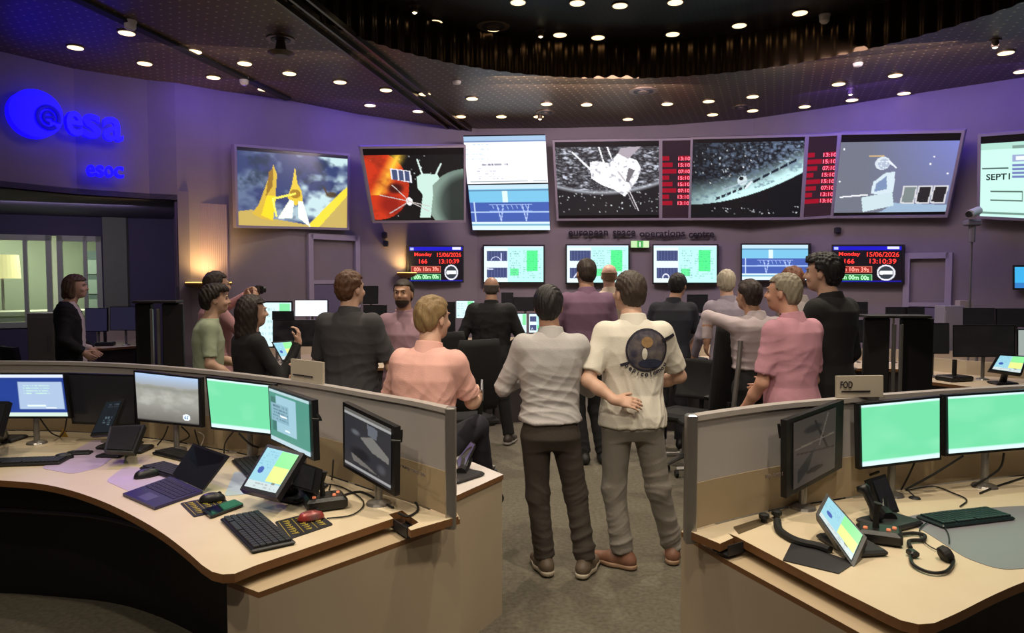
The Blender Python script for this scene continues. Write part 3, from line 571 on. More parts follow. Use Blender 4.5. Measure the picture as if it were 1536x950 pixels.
# gallery lamp reflections in the glass, built as gold wall lamps
GOLD = mat('glowing_gold', (255, 205, 90), .4, emit=(255, 214, 120), es=1.5)
def reflected_lamp(u, v, hw, label, e_, size=.12):
    p0, e3, n4 = wall_hit(u, v, 0); pxm = (wall_hit(u+5, v)[0]-wall_hit(u-5, v)[0]).length/10; rad = hw*pxm; c = p0+n4*(rad*.7+.05); r = empty('reflected_wall_lamp', c, 0, label, 'lamp', 'gold lamp reflections built as wall lamps')
    MB().lathe((0, 0, 0), [(rad*.3, -.05), (rad*.8, -.02), (rad, .01), (rad*.95, .02)], 32).build('dish', mat('lamp_brass', (150, 110, 60), .4, .6), r)
    MB().lathe((0, 0, .02), [(rad*.93, 0), (rad*.93, .012)], 32).build('glowing_diffuser', GOLD, r)
    MB().tube([(0, 0, -.04), -n4*(rad*.7+.04)+Vector((0, 0, -.04))], .02).build('arm', STEEL, r)
    light('reflected_lamp_glow', 'SPOT', c+Vector((0, 0, .05))+n4*.0, e_, (1, .62, .2), c+Vector((0, 0, 3))-n4*1.3, size, spot=135, blend=1.)
reflected_lamp(306, 427, 36, 'reflected gold dish lamp, built on the left wall above the man in the green shirt', 70)
reflected_lamp(603, 412, 14, 'small gold lamp reflection, built as a lamp at the lower left corner of the left clock monitor', 24, .06)
# ribs added so the gold light breaks into the reflection's stripes
m = MB(); n = 26
for k in range(n):
    u = 266+k*(342-266)/n; p0, e3, n4 = wall_hit(u, 380, .012); m.tube([(p0.x, p0.y, 1.62), (p0.x, p0.y, 2.6)], .024, 8)
o = m.build('glow_stripe_ribs', mat('stripe_rib_plaster', (132, 116, 128), .6, noise=.1)); local(o); tag(o, 'ribs added to stripe the gold light, left of the golden lander screen', 'wall panel')
# ---- ceiling fittings
GLOW = mat('warm_lamp_glow', (255, 225, 180), .4, emit=(255, 222, 170), es=2.2); GLOW2 = mat('bright_lamp_glow', (255, 235, 200), .4, emit=(255, 232, 190), es=7.)
RIM = mat('downlight_rim', (120, 105, 88), .35, .7)
def ceilpt(u, v):
    p0 = at(u, v, CEIL)
    if (p0.xy-CC).length < CR-.03:
        p1 = at(u, v, RZ)
        return p1
    return p0
DL = [(573, 12), (653, 32), (190, 48), (113, 70), (217, 94), (291, 76), (367, 94), (320, 115), (396, 133), (434, 109), (510, 122), (579, 134), (637, 140), (555, 157), (627, 166), (691, 174), (708, 147), (752, 174), (808, 174), (820, 155), (880, 156), (942, 178), (1001, 155), (1063, 151), (1129, 144), (1069, 171), (1129, 165), (1207, 159), (1258, 125), (1343, 112), (1278, 149), (1356, 139), (1509, 78), (1532, 106), (740, 42), (840, 51), (897, 55), (866, 3), (930, 7), (1013, 2), (1109, 37), (1009, 50), (1200, 18), (777, 2)]
def ordinal(k): return ['first', 'second', 'third', 'fourth', 'fifth', 'sixth', 'seventh', 'eighth', 'ninth', 'tenth', 'eleventh', 'twelfth', 'thirteenth', 'fourteenth', 'fifteenth', 'sixteenth', 'seventeenth', 'eighteenth', 'nineteenth', 'twentieth'][k]
SP = [(622, 8), (811, 45), (920, 110), (1045, 63), (1493, 60), (1276, 133), (1331, 158), (810, 171)]
def zone(u, v):
    if v < 60 and 600 < u < 1250: return 'in the raised middle of the ceiling'
    if u < 420: return 'above the blue letters'
    if u < 700: return 'above the two left picture screens'
    if u < 1100: return 'above the middle picture screens'
    return 'above the right picture screens'
from collections import defaultdict
for kind, L in (('downlight', DL), ('spotlight', SP)):
    zs = defaultdict(list)
    for t in L: zs[zone(*t)].append(t)
    for zn, lst in zs.items():
        lst.sort()
        for i, (u, v) in enumerate(lst):
            p0 = ceilpt(u, v); n_ = len(lst)
            pos = 'only' if n_ == 1 else ordinal(i)+' from the left of those'
            lab = ('round warm downlight, %s %s' if kind == 'downlight' else 'bright warm spotlight, %s %s') % (pos, zn)
            r = empty('ceiling_'+kind, p0, 0, lab, 'ceiling light', 'warm '+kind+'s in the dark ceiling')
            R_ = .072 if kind == 'downlight' else .045
            MB().lathe((0, 0, -.012), [(R_*1.15, 0), (R_*1.15, .014)], 20).build('rim', RIM, r)
            if kind == 'downlight': MB().lathe((0, 0, -.016), [(R_*.95, 0), (R_, .006)], 20).build('glowing_lens', GLOW, r)
            else:
                MB().lathe((0, 0, -.07), [(.02, 0), (.035, .01), (.03, .06)], 16).build('lamp_head', RIM, r)
                MB().lathe((0, 0, -.078), [(.012, 0), (.022, .008)], 16).build('glowing_lens', GLOW2, r)
for (u, v, lb) in ((195, 36, 'small white smoke detector beside the leftmost downlights'), (366, 121, 'small white smoke detector above the left end of the back wall'), (771, 66, 'small white smoke detector left of centre in the raised ceiling'), (1237, 27, 'small white smoke detector at the right of the raised ceiling'), (685, 127, 'tiny flat white detector above the white data screen'), (1287, 100, 'tiny flat white detector right of the raised ceiling')):
    p0 = ceilpt(u, v-5); r = empty('smoke_detector', p0, 0, lb, 'smoke detector', 'smoke detectors'); k = .055 if 'tiny' not in lb else .05; h_ = .07 if 'tiny' not in lb else .02
    MB().lathe((0, 0, -.015), [(k, 0), (k, .015)], 20).build('base', WHITE, r); MB().lathe((0, 0, -.015-h_), [(k*.5, 0), (k*.85, h_*.3), (k*.9, h_)], 20).build('sensor_head', WHITE, r)
def rings(u, v, R_, lb, drop=0.):
    p0 = ceilpt(u, v); r = empty('ceiling_speaker', p0, 0, lb, 'ceiling vent', 'round ceiling vents')
    for k in range(3):
        a = R_*(1-.3*k); MB().lathe((0, 0, -.012-.006*k), [(a, 0), (a, .012)], 28).build('ring', RIM if k % 2 == 0 else DARK, r)
    if drop: MB().lathe((0, 0, -drop), [(R_*.5, 0), (R_*.95, .03), (R_*.4, .06), (R_*.3, drop-.02)], 28).build('hanging_cone', mat('bronze_cone', (74, 64, 52), .4, .4), r)
rings(421, 58, .13, 'round hanging ceiling vent left of the ceiling tracks', .16); rings(965, 136, .17, 'round flat ceiling vent below the white cylinder'); rings(740, 38, .17, 'round ring around a downlight at the left of the raised ceiling'); rings(1112, 160, .12, 'small round vent above the planet horizon screen'); rings(818, 168, .13, 'small round vent above the space telescope screen')
p0 = ceilpt(962, 84); r = empty('ceiling_projector', p0, 0, 'white ribbed cylinder hanging under the ceiling rim', 'ceiling device')
m = MB(); m.lathe((0, 0, -.13), [(.1, 0), (.13, .05), (.14, .12)], 32); m.build('body', mat('pale_ribbed', (170, 150, 125), .5), r); m = MB()
for k in range(16): q0 = 2*PI*k/16; m.box((.135*math.cos(q0), .135*math.sin(q0), -.06), (.014, .014, .1))
m.build('cooling_ribs', mat('dark_ribs', (84, 72, 60), .5), r)
# little wall hooks, pole camera
for (u, v, lb) in ((575, 353, 'upper small dark wall speaker left of the left clock'), (577, 366, 'lower small dark wall speaker left of the left clock'), (1258, 346, 'small dark wall speaker above the right clock')):
    p0, e3, n4 = wall_hit(u, v, .04); o = MB().box((0, 0, 0), (.07, .06, .08), bev=.01).box((0, .03, 0), (.03, .05, .03)).build('wall_speaker', DARK); o.location = p0; tag(o, lb, 'speaker', 'small wall speakers')
p0 = aty(1455, 440, wall_hit(1455, 440)[0].y-.5); zt = aty(1455, 322, p0.y).z
r = empty('camera_pole', (p0.x, p0.y, 0), 0, 'thin pole topped by a small white camera at the right of the back wall', 'camera')
MB().lathe((0, 0, 0), [(.2, 0), (.2, .02), (.02, .04)], 20).tube([(0, 0, .03), (0, 0, zt-.1)], .012).build('pole', GREY, r)
m = MB().box((0, 0, zt-.09), (.16, .1, .07), bev=.015).tube([(0, 0, zt-.3), (0, 0, zt-.1)], .035); m.build('bracket', mat('camera_grey', (120, 116, 120), .5), r)
MB().tube([(-.07, -.06, zt), (.1, .06, zt+.05)], .045, 14).build('camera_body', WHITE, r); MB().tube([(-.075, -.063, zt), (-.09, -.07, zt-.004)], .035, 14).build('lens', BLACK, r)
# ================================================================ consoles (desks, partitions)
DZ = .75
PANU = mat('frosted_partition', (172, 166, 164), .38, .15, noise=.2, nscale=3, col2=(156, 150, 148))
PANL = mat('beige_partition_base', (160, 142, 114), .6, noise=.2, nscale=4)
PTOP = mat('pale_top_rail', (176, 168, 164), .4, .2)
def offs(pts, d):
    out = []
    for i in range(len(pts)):
        t = (pts[min(i+1, len(pts)-1)]-pts[max(i-1, 0)]).normalized(); out.append(pts[i]+Vector((-t.y, t.x))*d)
    return out
def smooth_line(pts, n=6):
    out = []
    for i in range(len(pts)-1):
        p0, p1, p2, p3 = pts[max(i-1, 0)], pts[i], pts[i+1], pts[min(i+2, len(pts)-1)]
        for k in range(n):
            t = k/n; out.append(.5*((2*p1)+(-p0+p2)*t+(2*p0-5*p1+4*p2-p3)*t*t+(-p0+3*p1-3*p2+p3)*t*t*t))
    return out+[pts[-1]]
sm3 = smooth_line
def curved(pts, th, z0, z1, name, m, parent=None):
    a = offs(pts, -th/2); b = offs(pts, th/2); n = len(pts)
    vs = [Vector((p.x, p.y, z)) for z in (z0, z1) for p in a]+[Vector((p.x, p.y, z)) for z in (z0, z1) for p in b]; fs = []
    for i in range(n-1): fs += [(i, i+1, n+i+1, n+i), (2*n+i+1, 2*n+i, 3*n+i, 3*n+i+1), (n+i, n+i+1, 3*n+i+1, 3*n+i), (i+1, i, 2*n+i, 2*n+i+1)]
    fs += [(0, n, 3*n, 2*n), (n-1, 3*n-1, 4*n-1, 2*n-1)]
    return link(name, vs, fs, m, parent)
PZ = 1.19
LP = smooth_line([at(u, v, PZ).xy for u, v in ((-200, 545), (-60, 542), (60, 542), (150, 544), (240, 549), (330, 557), (400, 565), (480, 576), (560, 590), (620, 600), (676, 612))])
RP = smooth_line([at(u, v, PZ).xy for u, v in ((1037, 623), (1090, 615), (1170, 605), (1262, 597), (1330, 591), (1430, 584), (1536, 578), (1640, 573))])
def partition(pts, label, endi):
    r = empty('partition_screen', (pts[len(pts)//2].x, pts[len(pts)//2].y, 0), 0, label, 'partition')
    curved(pts, .022, .93, PZ-.02, 'frosted_panel', PANU, r); curved(pts, .03, .755, .93, 'base_panel', PANL, r); curved(pts, .045, PZ-.02, PZ, 'top_rail', PTOP, r)
    e = pts[endi]; MB().box((e.x, e.y, (.7+PZ+.004)/2), (.042, .045, PZ+.004-.7), bev=.006).build('end_post', STEEL, r)
    return r
lpr = partition(LP, 'curved frosted partition at the back of the left desk', -1); rpr = partition(RP, 'curved frosted partition at the back of the right desk', 0)
# etched mirrored words
ETCH = mat('etched_grey', (112, 100, 92), .5)
def etch(u0, v0, u1, v1, body, parent, h, z, mir, pts):
    a, b = at(u0, v0, z), at(u1, v1, z); rt = b-a; rt.z = 0; n3 = Vector((rt.y, -rt.x, 0)).normalized()
    if n3.y > 0: n3 = -n3
    c = (a+b)/2; c.z = z; o = text('etched_words', body, c+n3*.03, rt, Vector((0, 0, 1)), ETCH, None, width=rt.length, height=h, ext=.0015, bold=.02, mirror=mir); return o
def desk_top(poly, name, label, m=WOOD, z=DZ, th=.03, cat='desk'):
    o = MB().prism(poly, z-th, z, 0, 1).build(name, None, mats=[m, EDGE]); local(o); tag(o, label, cat); return o
arcL = smooth_line([at(u, v, DZ).xy for u, v in ((-260, 722), (-120, 716), (0, 721), (60, 726), (110, 737), (160, 755), (205, 777), (245, 801), (278, 826), (303, 848))], 4)
corL = [at(u, v, DZ).xy for u, v in ((318, 858), (334, 862), (352, 861), (385, 848), (590, 778), (583, 772), (603, 766), (628, 784), (612, 792), (616, 796), (688, 775))]
backL = [p for p in offs(LP, -.02)][::-1]
desk_top(arcL+corL+backL, 'worktop', 'cream curved worktop of the left console', cat='worktop')
b0 = [at(u, v, .69).xy for u, v in ((340, 871), (388, 889), (612, 808), (690, 779))]
inner = [b0[-1]+Vector((-.05, .22)), b0[1]+Vector((-.02, .35)), b0[0]+Vector((.0, .12))]
r = empty('desk_pedestal', (b0[1].x, b0[1].y, 0), 0, 'cream side cabinet under the right end of the left desk', 'cabinet')
MB().prism(b0+inner, 0, .67).build('body', SIDE, r); MB().prism(b0+inner, .67, .69, 0, 1).build('top_board', None, r, mats=[mat('pale_shelf', (176, 156, 128), .5), EDGE])
setbase(r, (b0[1].x, b0[1].y, 0))
# low counter behind the left partition
q = [at(u, v, .72).xy for u, v in ((753, 712), (684, 743))]; q += [q[1]+Vector((-.75, .42)), q[0]+Vector((-.78, .42))]
ct = [at(u, v, .72).xy for u, v in ((753, 712), (684, 743), (560, 700), (645, 668))]
r = empty('low_counter', (ct[0].x, ct[0].y, 0), 0, 'low cream counter at the aisle end behind the left partition', 'cabinet')
MB().prism(ct, 0, .695).build('body', SIDE, r); MB().prism([p+(p-(ct[0]+ct[2])/2)*.02 for p in ct], .695, .72, 0, 1).build('top_board', None, r, mats=[mat('white_laminate', (212, 204, 200), .4), EDGE]); setbase(r, (ct[0].x, ct[0].y, 0))
# black sheet standing in for shade below the left desk, and rail
dk = offs(arcL, .42)[:-9]; o = curved(dk, .03, 0, .7, 'under_desk_shade', mat('black_shade_sheet', (16, 15, 20), .45)); local(o); tag(o, 'black curved sheet for the shade below the left desk', 'panel')
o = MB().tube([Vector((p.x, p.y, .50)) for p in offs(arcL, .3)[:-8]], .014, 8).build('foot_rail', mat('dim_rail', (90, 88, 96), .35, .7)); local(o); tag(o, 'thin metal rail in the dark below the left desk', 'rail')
# right console
arcR = smooth_line([at(u, v, DZ).xy for u, v in ((1402, 935), (1440, 918), (1490, 893), (1540, 872), (1620, 846), (1720, 830))], 4)
corR = [at(u, v, DZ).xy for u, v in ((1106, 806), (1180, 845), (1260, 886), (1330, 921), (1352, 931), (1378, 937))]
backR = [p for p in offs(RP, -.02)]
slot = [at(u, v, DZ).xy for u, v in ((1034, 797), (1080, 816), (1100, 807), (1092, 800))]
# polygon: along the partition, then arc back to the corner
desk_top(slot+corR[:0]+corR+arcR+backR[::-1], 'worktop', 'cream curved worktop of the right console', cat='worktop')
b0 = [at(u, v, .69).xy for u, v in ((1022, 798), (1086, 838), (1292, 951), (1420, 1010))]
inner = [b0[-1]+Vector((.05, .3)), b0[1]+Vector((.22, .1)), b0[0]+Vector((.1, .2))]
r = empty('desk_pedestal', (b0[1].x, b0[1].y, 0), 0, 'cream side cabinet under the left end of the right desk', 'cabinet')
MB().prism(b0+inner, 0, .67).build('body', SIDE, r); MB().prism(b0+inner, .67, .69, 0, 1).build('top_board', None, r, mats=[MC['pale_shelf'], EDGE]); setbase(r, (b0[1].x, b0[1].y, 0))
dk = offs(arcR, .4)[3:]; o = curved(dk, .03, 0, .7, 'under_desk_shade', MC['black_shade_sheet']); local(o); tag(o, 'black curved sheet for the shade below the right desk', 'panel')  # black sheet again stands in for the shade under this desk
for (a, b, lb) in (((598, 772), (622, 787), 'dark cable slot at the right end of the left desk'), ((1082, 812), (1104, 806), 'dark cable slot at the left end of the right desk')):
    p, q_ = at(*a, DZ), at(*b, DZ); c = (p+q_)/2; d = (q_-p); L_ = d.length; an = math.atan2(d.y, d.x); r = empty('cable_tray', (c.x, c.y, DZ-.045), an, lb, 'cable tray')
    MB().box((0, 0, 0), (L_*1.1, .07, .004)).box((0, -.035, .02), (L_*1.1, .004, .04)).box((0, .035, .02), (L_*1.1, .004, .04)).build('tray', DARK, r)
# plates standing on the partitions
PLATE = mat('beige_sign_plate', (176, 166, 150), .5)
def plate(u0, v0, u1, v1, y0, y1, body, label, sub=True):
    q = [aty(u0, v0, y0), aty(u1, v0, y1), aty(u1, v1, y1), aty(u0, v1, y0)]; z = (q[0].z+q[1].z)/2; q[0].z = q[1].z = z; q[2].z = q[3].z = PZ+.001
    c = (q[2]+q[3])/2; r = empty('name_plate', c, 0, label, 'sign', 'name plates on the partitions'); MB().slab(q, .012).build('plate', PLATE, r)
    rt = (q[1]-q[0]); wd = rt.length; rt.normalize(); up = Vector((0, 0, 1)); n3 = rt.cross(up)
    def bl(x, y): return (q[0]*(1-x)+q[1]*x)*(1-y)+(q[3]*(1-x)+q[2]*x)*y+n3*.004
    if body: text('plate_letters', body, bl(.2, .4), rt, up, INK, r, width=wd*.26, height=.03, ext=.001, bold=.02)
    m = MB()
    m.box(bl(.4, .72), (wd*.62, .002, .006), Matrix.Rotation(math.atan2(rt.y, rt.x), 3, 'Z')); m.build('small_print', INK, r)
    setbase(r, c); return r
plate(1255, 564, 1325, 594, RP[18].y+.0, RP[18].y+.02, 'FOD', 'beige plate reading FOD standing on the right partition')
plate(436, 541, 484, 566, aty(436, 566, LP[0].y).y if 0 else at(436, 570, PZ).y, at(484, 577, PZ).y, None, 'beige plate standing on the left partition in front of the man in grey')
etch(590, 688, 648, 712, 'european space operations', lpr, .022, .93, True, LP).name = 'etched_words'
etch(1138, 714, 1184, 706, 'european space oper', rpr, .022, .93, True, RP)
for o, pr, lb in ((COL.objects['etched_words'], lpr, 0), (COL.objects['etched_words.001'], rpr, 1)): o.parent = pr; 
for r_ in (lpr, rpr): 
    base = r_.location.copy(); setbase(r_, base)
# ================================================================ desk things
SHELL = mat('monitor_bezel', (18, 18, 20), .35)
def monitor(px, yl, yr, pic, label, group='desk monitors', stand=True, inner=(.025, .03, .975, .95), m=None, standm=None, zt=DZ, bx=.5, name='desktop_monitor', sb=.0):
    q = [aty(*px[0], yl), aty(*px[1], yr), aty(*px[2], yr), aty(*px[3], yl)]
    rt = ((q[1]-q[0])+(q[2]-q[3])).normalized(); c = (q[3]*(1-bx)+q[2]*bx); nn = Vector((rt.y, -rt.x, 0)).normalized()
    r = empty(name, (c.x, c.y, zt), 0, label, 'monitor', group)
    MB().slab(q, .028).build('housing', SHELL, r)
    m_ = MB(); cc = sum(q, Vector())/4; R = Matrix.Rotation(math.atan2(rt.y, rt.x), 3, 'Z'); m_.box(cc-nn*.04, ((q[1]-q[0]).length*.5, .03, (q[0]-q[3]).length*.5), R, bev=.01); m_.build('back_cover', BLACK, r)
    x0, y0, x1, y1 = inner
    def bl(x, y): return (q[0]*(1-x)+q[1]*x)*(1-y)+(q[3]*(1-x)+q[2]*x)*y
    picture('display', [bl(x0, y0), bl(x1, y0), bl(x1, y1), bl(x0, y1)], pic, r, m)
    if stand:
        b = c-nn*.055; MB().tube([(b.x, b.y, zt+.005), (b.x, b.y, c.z+.08)], .016, 10).build('stand_neck', GREY, r)
        MB().lathe((b.x, b.y, zt), [(.055, 0), (.05, .01), (.018, .02)], 24).build('stand_foot', STEEL, r)
    setbase(r, (c.x, c.y, zt)); return r, q
off = Pic(40, 30, (14, 12, 12)); t = off.fbm(3, 3, 5); off.put(np.clip(t-.4, 0, 1)*.6, (40, 34, 32))
def offpic(seed, c=(40, 34, 32)): 
    p = Pic(40, 30, (12, 11, 12)); t = p.fbm(3, 3, seed); p.put(np.clip(t-.4, 0, 1)*.5, c); return p
def green(seed=0):
    p = Pic(60, 44, (112, 214, 160)); t = p.fbm(2, 3, 3+seed, 2); p.put(np.clip(t-.45, 0, 1), (150, 228, 185)); p.rect(0, 0, 1, .045, (210, 240, 240)); p.rect(0, .93, 1, 1, (215, 245, 245)); p.rect(0, .9, 1, .93, (190, 235, 225)); return p
p = Pic(80, 50, (34, 62, 140)); t = p.fbm(3, 3, 2); p.put(np.clip(t-.4, 0, 1), (24, 44, 104)); p.rect(0, 0, 1, .07, (215, 225, 245)); p.rect(0, .91, 1, 1, (205, 225, 215)); p.rect(.55, .18, .98, .82, (168, 190, 218)); p.words(.6, .24, .85, .48, (205, 250, 215), 4, 3, .9, .9); p.rect(.62, .72, .8, .76, (225, 240, 245)); p.rect(.8, .78, .9, .8, (240, 245, 245))
monitor([(-62, 560), (98, 560), (107, 628), (-58, 628)], 4.1, 4.08, p, 'blue lit monitor at the left picture edge', bx=.62)
monitor([(98, 560), (204, 563), (206, 640), (108, 636)], 4.16, 4.12, offpic(3), 'switched off black monitor between the blue one and the desert one', inner=(.03, .03, .97, .95))
p = Pic(90, 66, (150, 150, 146)); yy = p.Y; p.put(np.clip(1-yy*3.2, 0, 1), (170, 196, 232)); t = p.fbm(4, 2, 7); ridge = .2+.08*t; p.put(yy > ridge+0, (150, 150, 142)); t2 = p.fbm(5, 7, 12); p.put(np.clip((t2-.45)*2.5, 0, 1)*(yy > ridge), (186, 186, 178), .7); p.put(np.clip((yy-.62)*2.2, 0, 1)*np.ones_like(t), (88, 84, 80), .9); p.put(np.clip(1-abs(yy-ridge-.06)*14, 0, 1), (124, 128, 118), .5); p.ell(.8, .86, .06, .07, (240, 248, 255)); p.line(.785, .83, .775, .89, .012, (80, 130, 175)); p.line(.82, .83, .81, .89, .012, (80, 130, 175)); p.rect(0, .97, 1, 1, (70, 68, 66))
monitor([(200, 556), (301, 567), (303, 642), (205, 632)], 3.98, 3.86, p, 'monitor showing a grey desert landscape, left of the green screen', inner=(.03, .03, .965, .95))
monitor([(308, 565), (411, 577), (412, 655), (316, 644)], 3.8, 3.62, green(), 'green lit monitor on the left desk', inner=(.03, .03, .96, .95))
p = Pic(60, 70, (74, 140, 125)); p.rect(0, 0, 1, .06, (170, 200, 205)); p.rect(0, .92, 1, 1, (180, 205, 215)); p.rect(.18, .1, .68, .78, (150, 190, 205)); p.rect(.05, .26, .5, .6, (130, 170, 185)); p.words(.1, .28, .48, .58, (60, 90, 110), 5, 4, .7, .9); p.rect(.28, .46, .45, .49, (240, 250, 255)); p.rect(.4, .7, .52, .73, (230, 245, 250)); p.rect(.05, .14, .17, .26, (60, 110, 100)); p.rect(.08, .6, .18, .78, (60, 112, 104))
monitor([(402, 579), (468, 601), (471, 692), (406, 661)], 3.42, 3.04, p, 'turned monitor with a dialog box, overlapping the green screen', inner=(.04, .03, .95, .95))
p = Pic(60, 70, (42, 42, 46)); p.rect(0, .0, 1, .1, (90, 88, 84)); p.rect(0, .06, 1, .1, (150, 150, 150)); p.rect(0, .92, 1, .96, (150, 150, 150)); p.poly([(.35, .4), (.6, .3), (.95, .5), (.95, .6), (.6, .55)], (110, 108, 104)); p.poly([(.5, .12), (.72, .14), (.7, .32), (.52, .3)], (92, 96, 104)); p.ell(.25, .35, .12, .06, (90, 92, 98), 1, .6); p.ell(.35, .68, .25, .12, (20, 20, 24), .9, .5); p.poly([(.15, .72), (.5, .8), (.75, .88), (.2, .84)], (100, 96, 92)); p.ell(.8, .75, .12, .1, (70, 70, 74), 1, .6)  # room reflection painted into the display picture
monitor([(514, 603), (593, 641), (592, 745), (515, 700)], 3.08, 2.86, p, 'dim monitor with a painted room reflection at the right end of the left desk', inner=(.05, .05, .94, .94))
p = Pic(60, 70, (52, 46, 42)); p.line(.1, .5, .95, .62, .012, (30, 26, 24)); p.line(.5, .1, .8, .6, .02, (26, 22, 22)); p.ell(.45, .2, .25, .07, (26, 24, 24), .9, .4); p.poly([(.1, .75), (.5, .5), (.35, .8), (.1, .95)], (26, 26, 26)); p.line(.05, .42, .95, .4, .01, (84, 76, 66)); p.ell(.5, .84, .2, .04, (24, 20, 20)); p.line(.8, .05, .6, .5, .01, (84, 78, 70))  # reflected shapes painted into the switched-off display
monitor([(1180, 631), (1266, 600), (1263, 702), (1180, 748)], 2.80, 3.02, p, 'dark switched off monitor turned sideways on the right desk', inner=(.1, .06, .84, .93))
monitor([(1287, 606), (1412, 594), (1412, 690), (1289, 705)], 3.04, 3.12, green(4), 'green lit monitor on the right desk, left of its twin', inner=(.03, .03, .97, .955))
monitor([(1417, 593), (1568, 583), (1568, 672), (1418, 685)], 3.14, 3.28, green(9), 'wider green lit monitor at the right picture edge', inner=(.025, .03, .97, .955))
KEY = mat('key_caps', (34, 34, 36), .5); KEYT = mat('key_caps_teal', (26, 44, 46), .45)
def rectpx(a, b, side, z=DZ):
    A, B = at(*a, z), at(*b, z); d = B-A; L = d.length; an = math.atan2(d.y, d.x); return A, B, L, an
def keyboard(a, b, wd, label, keym=KEY, body=BLACK, L=None, z=DZ):
    A, B, L0, an = rectpx(a, b, 1, z); L = L or L0; c = (A+B)/2; ax = (B-A).normalized(); ay = Vector((-ax.y, ax.x, 0)); c = c+ay*wd/2
    r = empty('keyboard', (c.x, c.y, z+.001), an, label, 'keyboard', 'computer keyboards')
    MB().box((0, 0, .008), (L, abs(wd), .014), bev=.005).build('case', body, r); m = MB(); nr = 6; s = 1 if wd > 0 else -1; w_ = abs(wd)-.02
    for i in range(nr):
        y = -w_/2+w_*(i+.5)/nr; n = 16 if L > .3 else 12; kw = (L-.02)/n; j = 0
        while j < n:
            k = 5 if (i == (0 if s > 0 else nr-1) and j == 3) else 1
            m.box((-L/2+.01+kw*(j+k/2), y, .018), (kw*k*.86, w_/nr*.84, .009)); j += k
    o = m.build('keys', keym, r); o['kind'] = 'stuff'
    return r
def mouse(u, v, ang, label, m=BLACK, z=DZ, s=1.):
    p = at(u, v, z); r = empty('computer_mouse', p, math.radians(ang), label, 'mouse', 'computer mice'); vs = []; fs = []; nu, nv = 16, 8
    for i in range(nv+1):
        t = i/nv*PI/2
        for j in range(nu):
            q = 2*PI*j/nu; vs.append((.03*s*math.cos(q)*math.cos(t)**.6, .055*s*math.sin(q)*math.cos(t)**.6*(1 if math.sin(q) > 0 else .95), .002+.034*s*math.sin(t)))
    for i in range(nv):
        for j in range(nu): fs.append((i*nu+j, i*nu+(j+1) % nu, (i+1)*nu+(j+1) % nu, (i+1)*nu+j))
    fs.append(tuple(range(nu))[::-1]); link('shell', vs, fs, m, r, True); MB().tube([(-.004, .03, .03*s), (.004, .03, .03*s)], .009, 10).build('scroll_wheel', RUBBER, r); return r
keyboard((330, 783), (378, 833), .155, 'black keyboard at the front corner of the left desk', L=.42)
keyboard((343, 690), (375, 724), .15, 'black keyboard right of the open laptop', L=.36)
keyboard((208, 705), (262, 722), .13, 'black keyboard behind the mouse beside the laptop', L=.33)
keyboard((226, 682), (290, 698), .12, 'black keyboard farthest back behind the open laptop', L=.38)
keyboard((1408, 796), (1530, 781), .13, 'dark teal keyboard on the right desk', KEYT, mat('teal_black_plastic', (20, 36, 38), .4), L=.36)
keyboard((-10, 702), (72, 699), .13, 'dark blue keyboard at the left end of the left desk', L=.36)
mouse(220, 716, -40, 'black mouse on the mat behind the laptop base', s=1.15); mouse(95, 689, -60, 'black mouse right of the left end keyboard', s=.9); mouse(318, 752, -70, 'grey black mouse on the yellow patterned mat beside the laptop', z=DZ+.004); mouse(466, 780, -60, 'silver mouse with painted red glow on the patterned mat beside the corner keyboard', mat('silver_red_glow', (120, 90, 88), .3, .3, noise=.8, nscale=14, col2=(170, 20, 15)), z=DZ+.004)  # red glow of the last mouse is mixed into its body colour
# soft see-through desk mats
def mat_shape(pxs, name, m, label, cat, group=None, th=.002, z=DZ, rnd=.02):
    P = [at(u, v, z).xy for u, v in pxs]; out = []; n = len(P)
    for i in range(n):
        a, b, c = P[i-1], P[i], P[(i+1) % n]; la, lc = (a-b).length, (c-b).length; k = min(rnd, la*.4, lc*.4); p0 = b+(a-b)/la*k; p2 = b+(c-b)/lc*k
        for t in (0, .25, .5, .75, 1): out.append(p0*(1-t)**2+b*2*t*(1-t)+p2*t*t)
    o = MB().prism(out, z, z+th).build(name, m); local(o); tag(o, label, cat, group); return o, P
CL = mat('smoky_desk_mat', (128, 126, 134), .3)
CLL = mat('lilac_desk_mat', (190, 172, 196), .3)
mat_shape(((158, 722), (188, 700), (268, 707), (258, 745), (225, 752)), 'desk_mat', CLL, 'pale lilac mat under the mouse and laptop', 'desk mat', rnd=.05)
mat_shape(((60, 703), (142, 660), (196, 667), (150, 702), (110, 712)), 'desk_mat', CLL, 'pale lilac mat in front of the tall black phone stands', 'desk mat', rnd=.05)
mat_shape(((1352, 777), (1420, 766), (1600, 756), (1600, 850), (1500, 856), (1448, 838), (1398, 805)), 'desk_mat', CL, 'large grey mat under the teal keyboard', 'desk mat', rnd=.06)
mat_shape(((336, 745), (352, 708), (398, 712), (372, 742)), 'desk_mat', mat('blue_white_mat', (176, 186, 200), .3), 'pale bluish mat between the laptop and the keyboard', 'desk mat', rnd=.03)
MATB = mat('black_mouse_mat', (20, 19, 17), .7); YEL = mat('yellow_print', (178, 158, 62), .6)
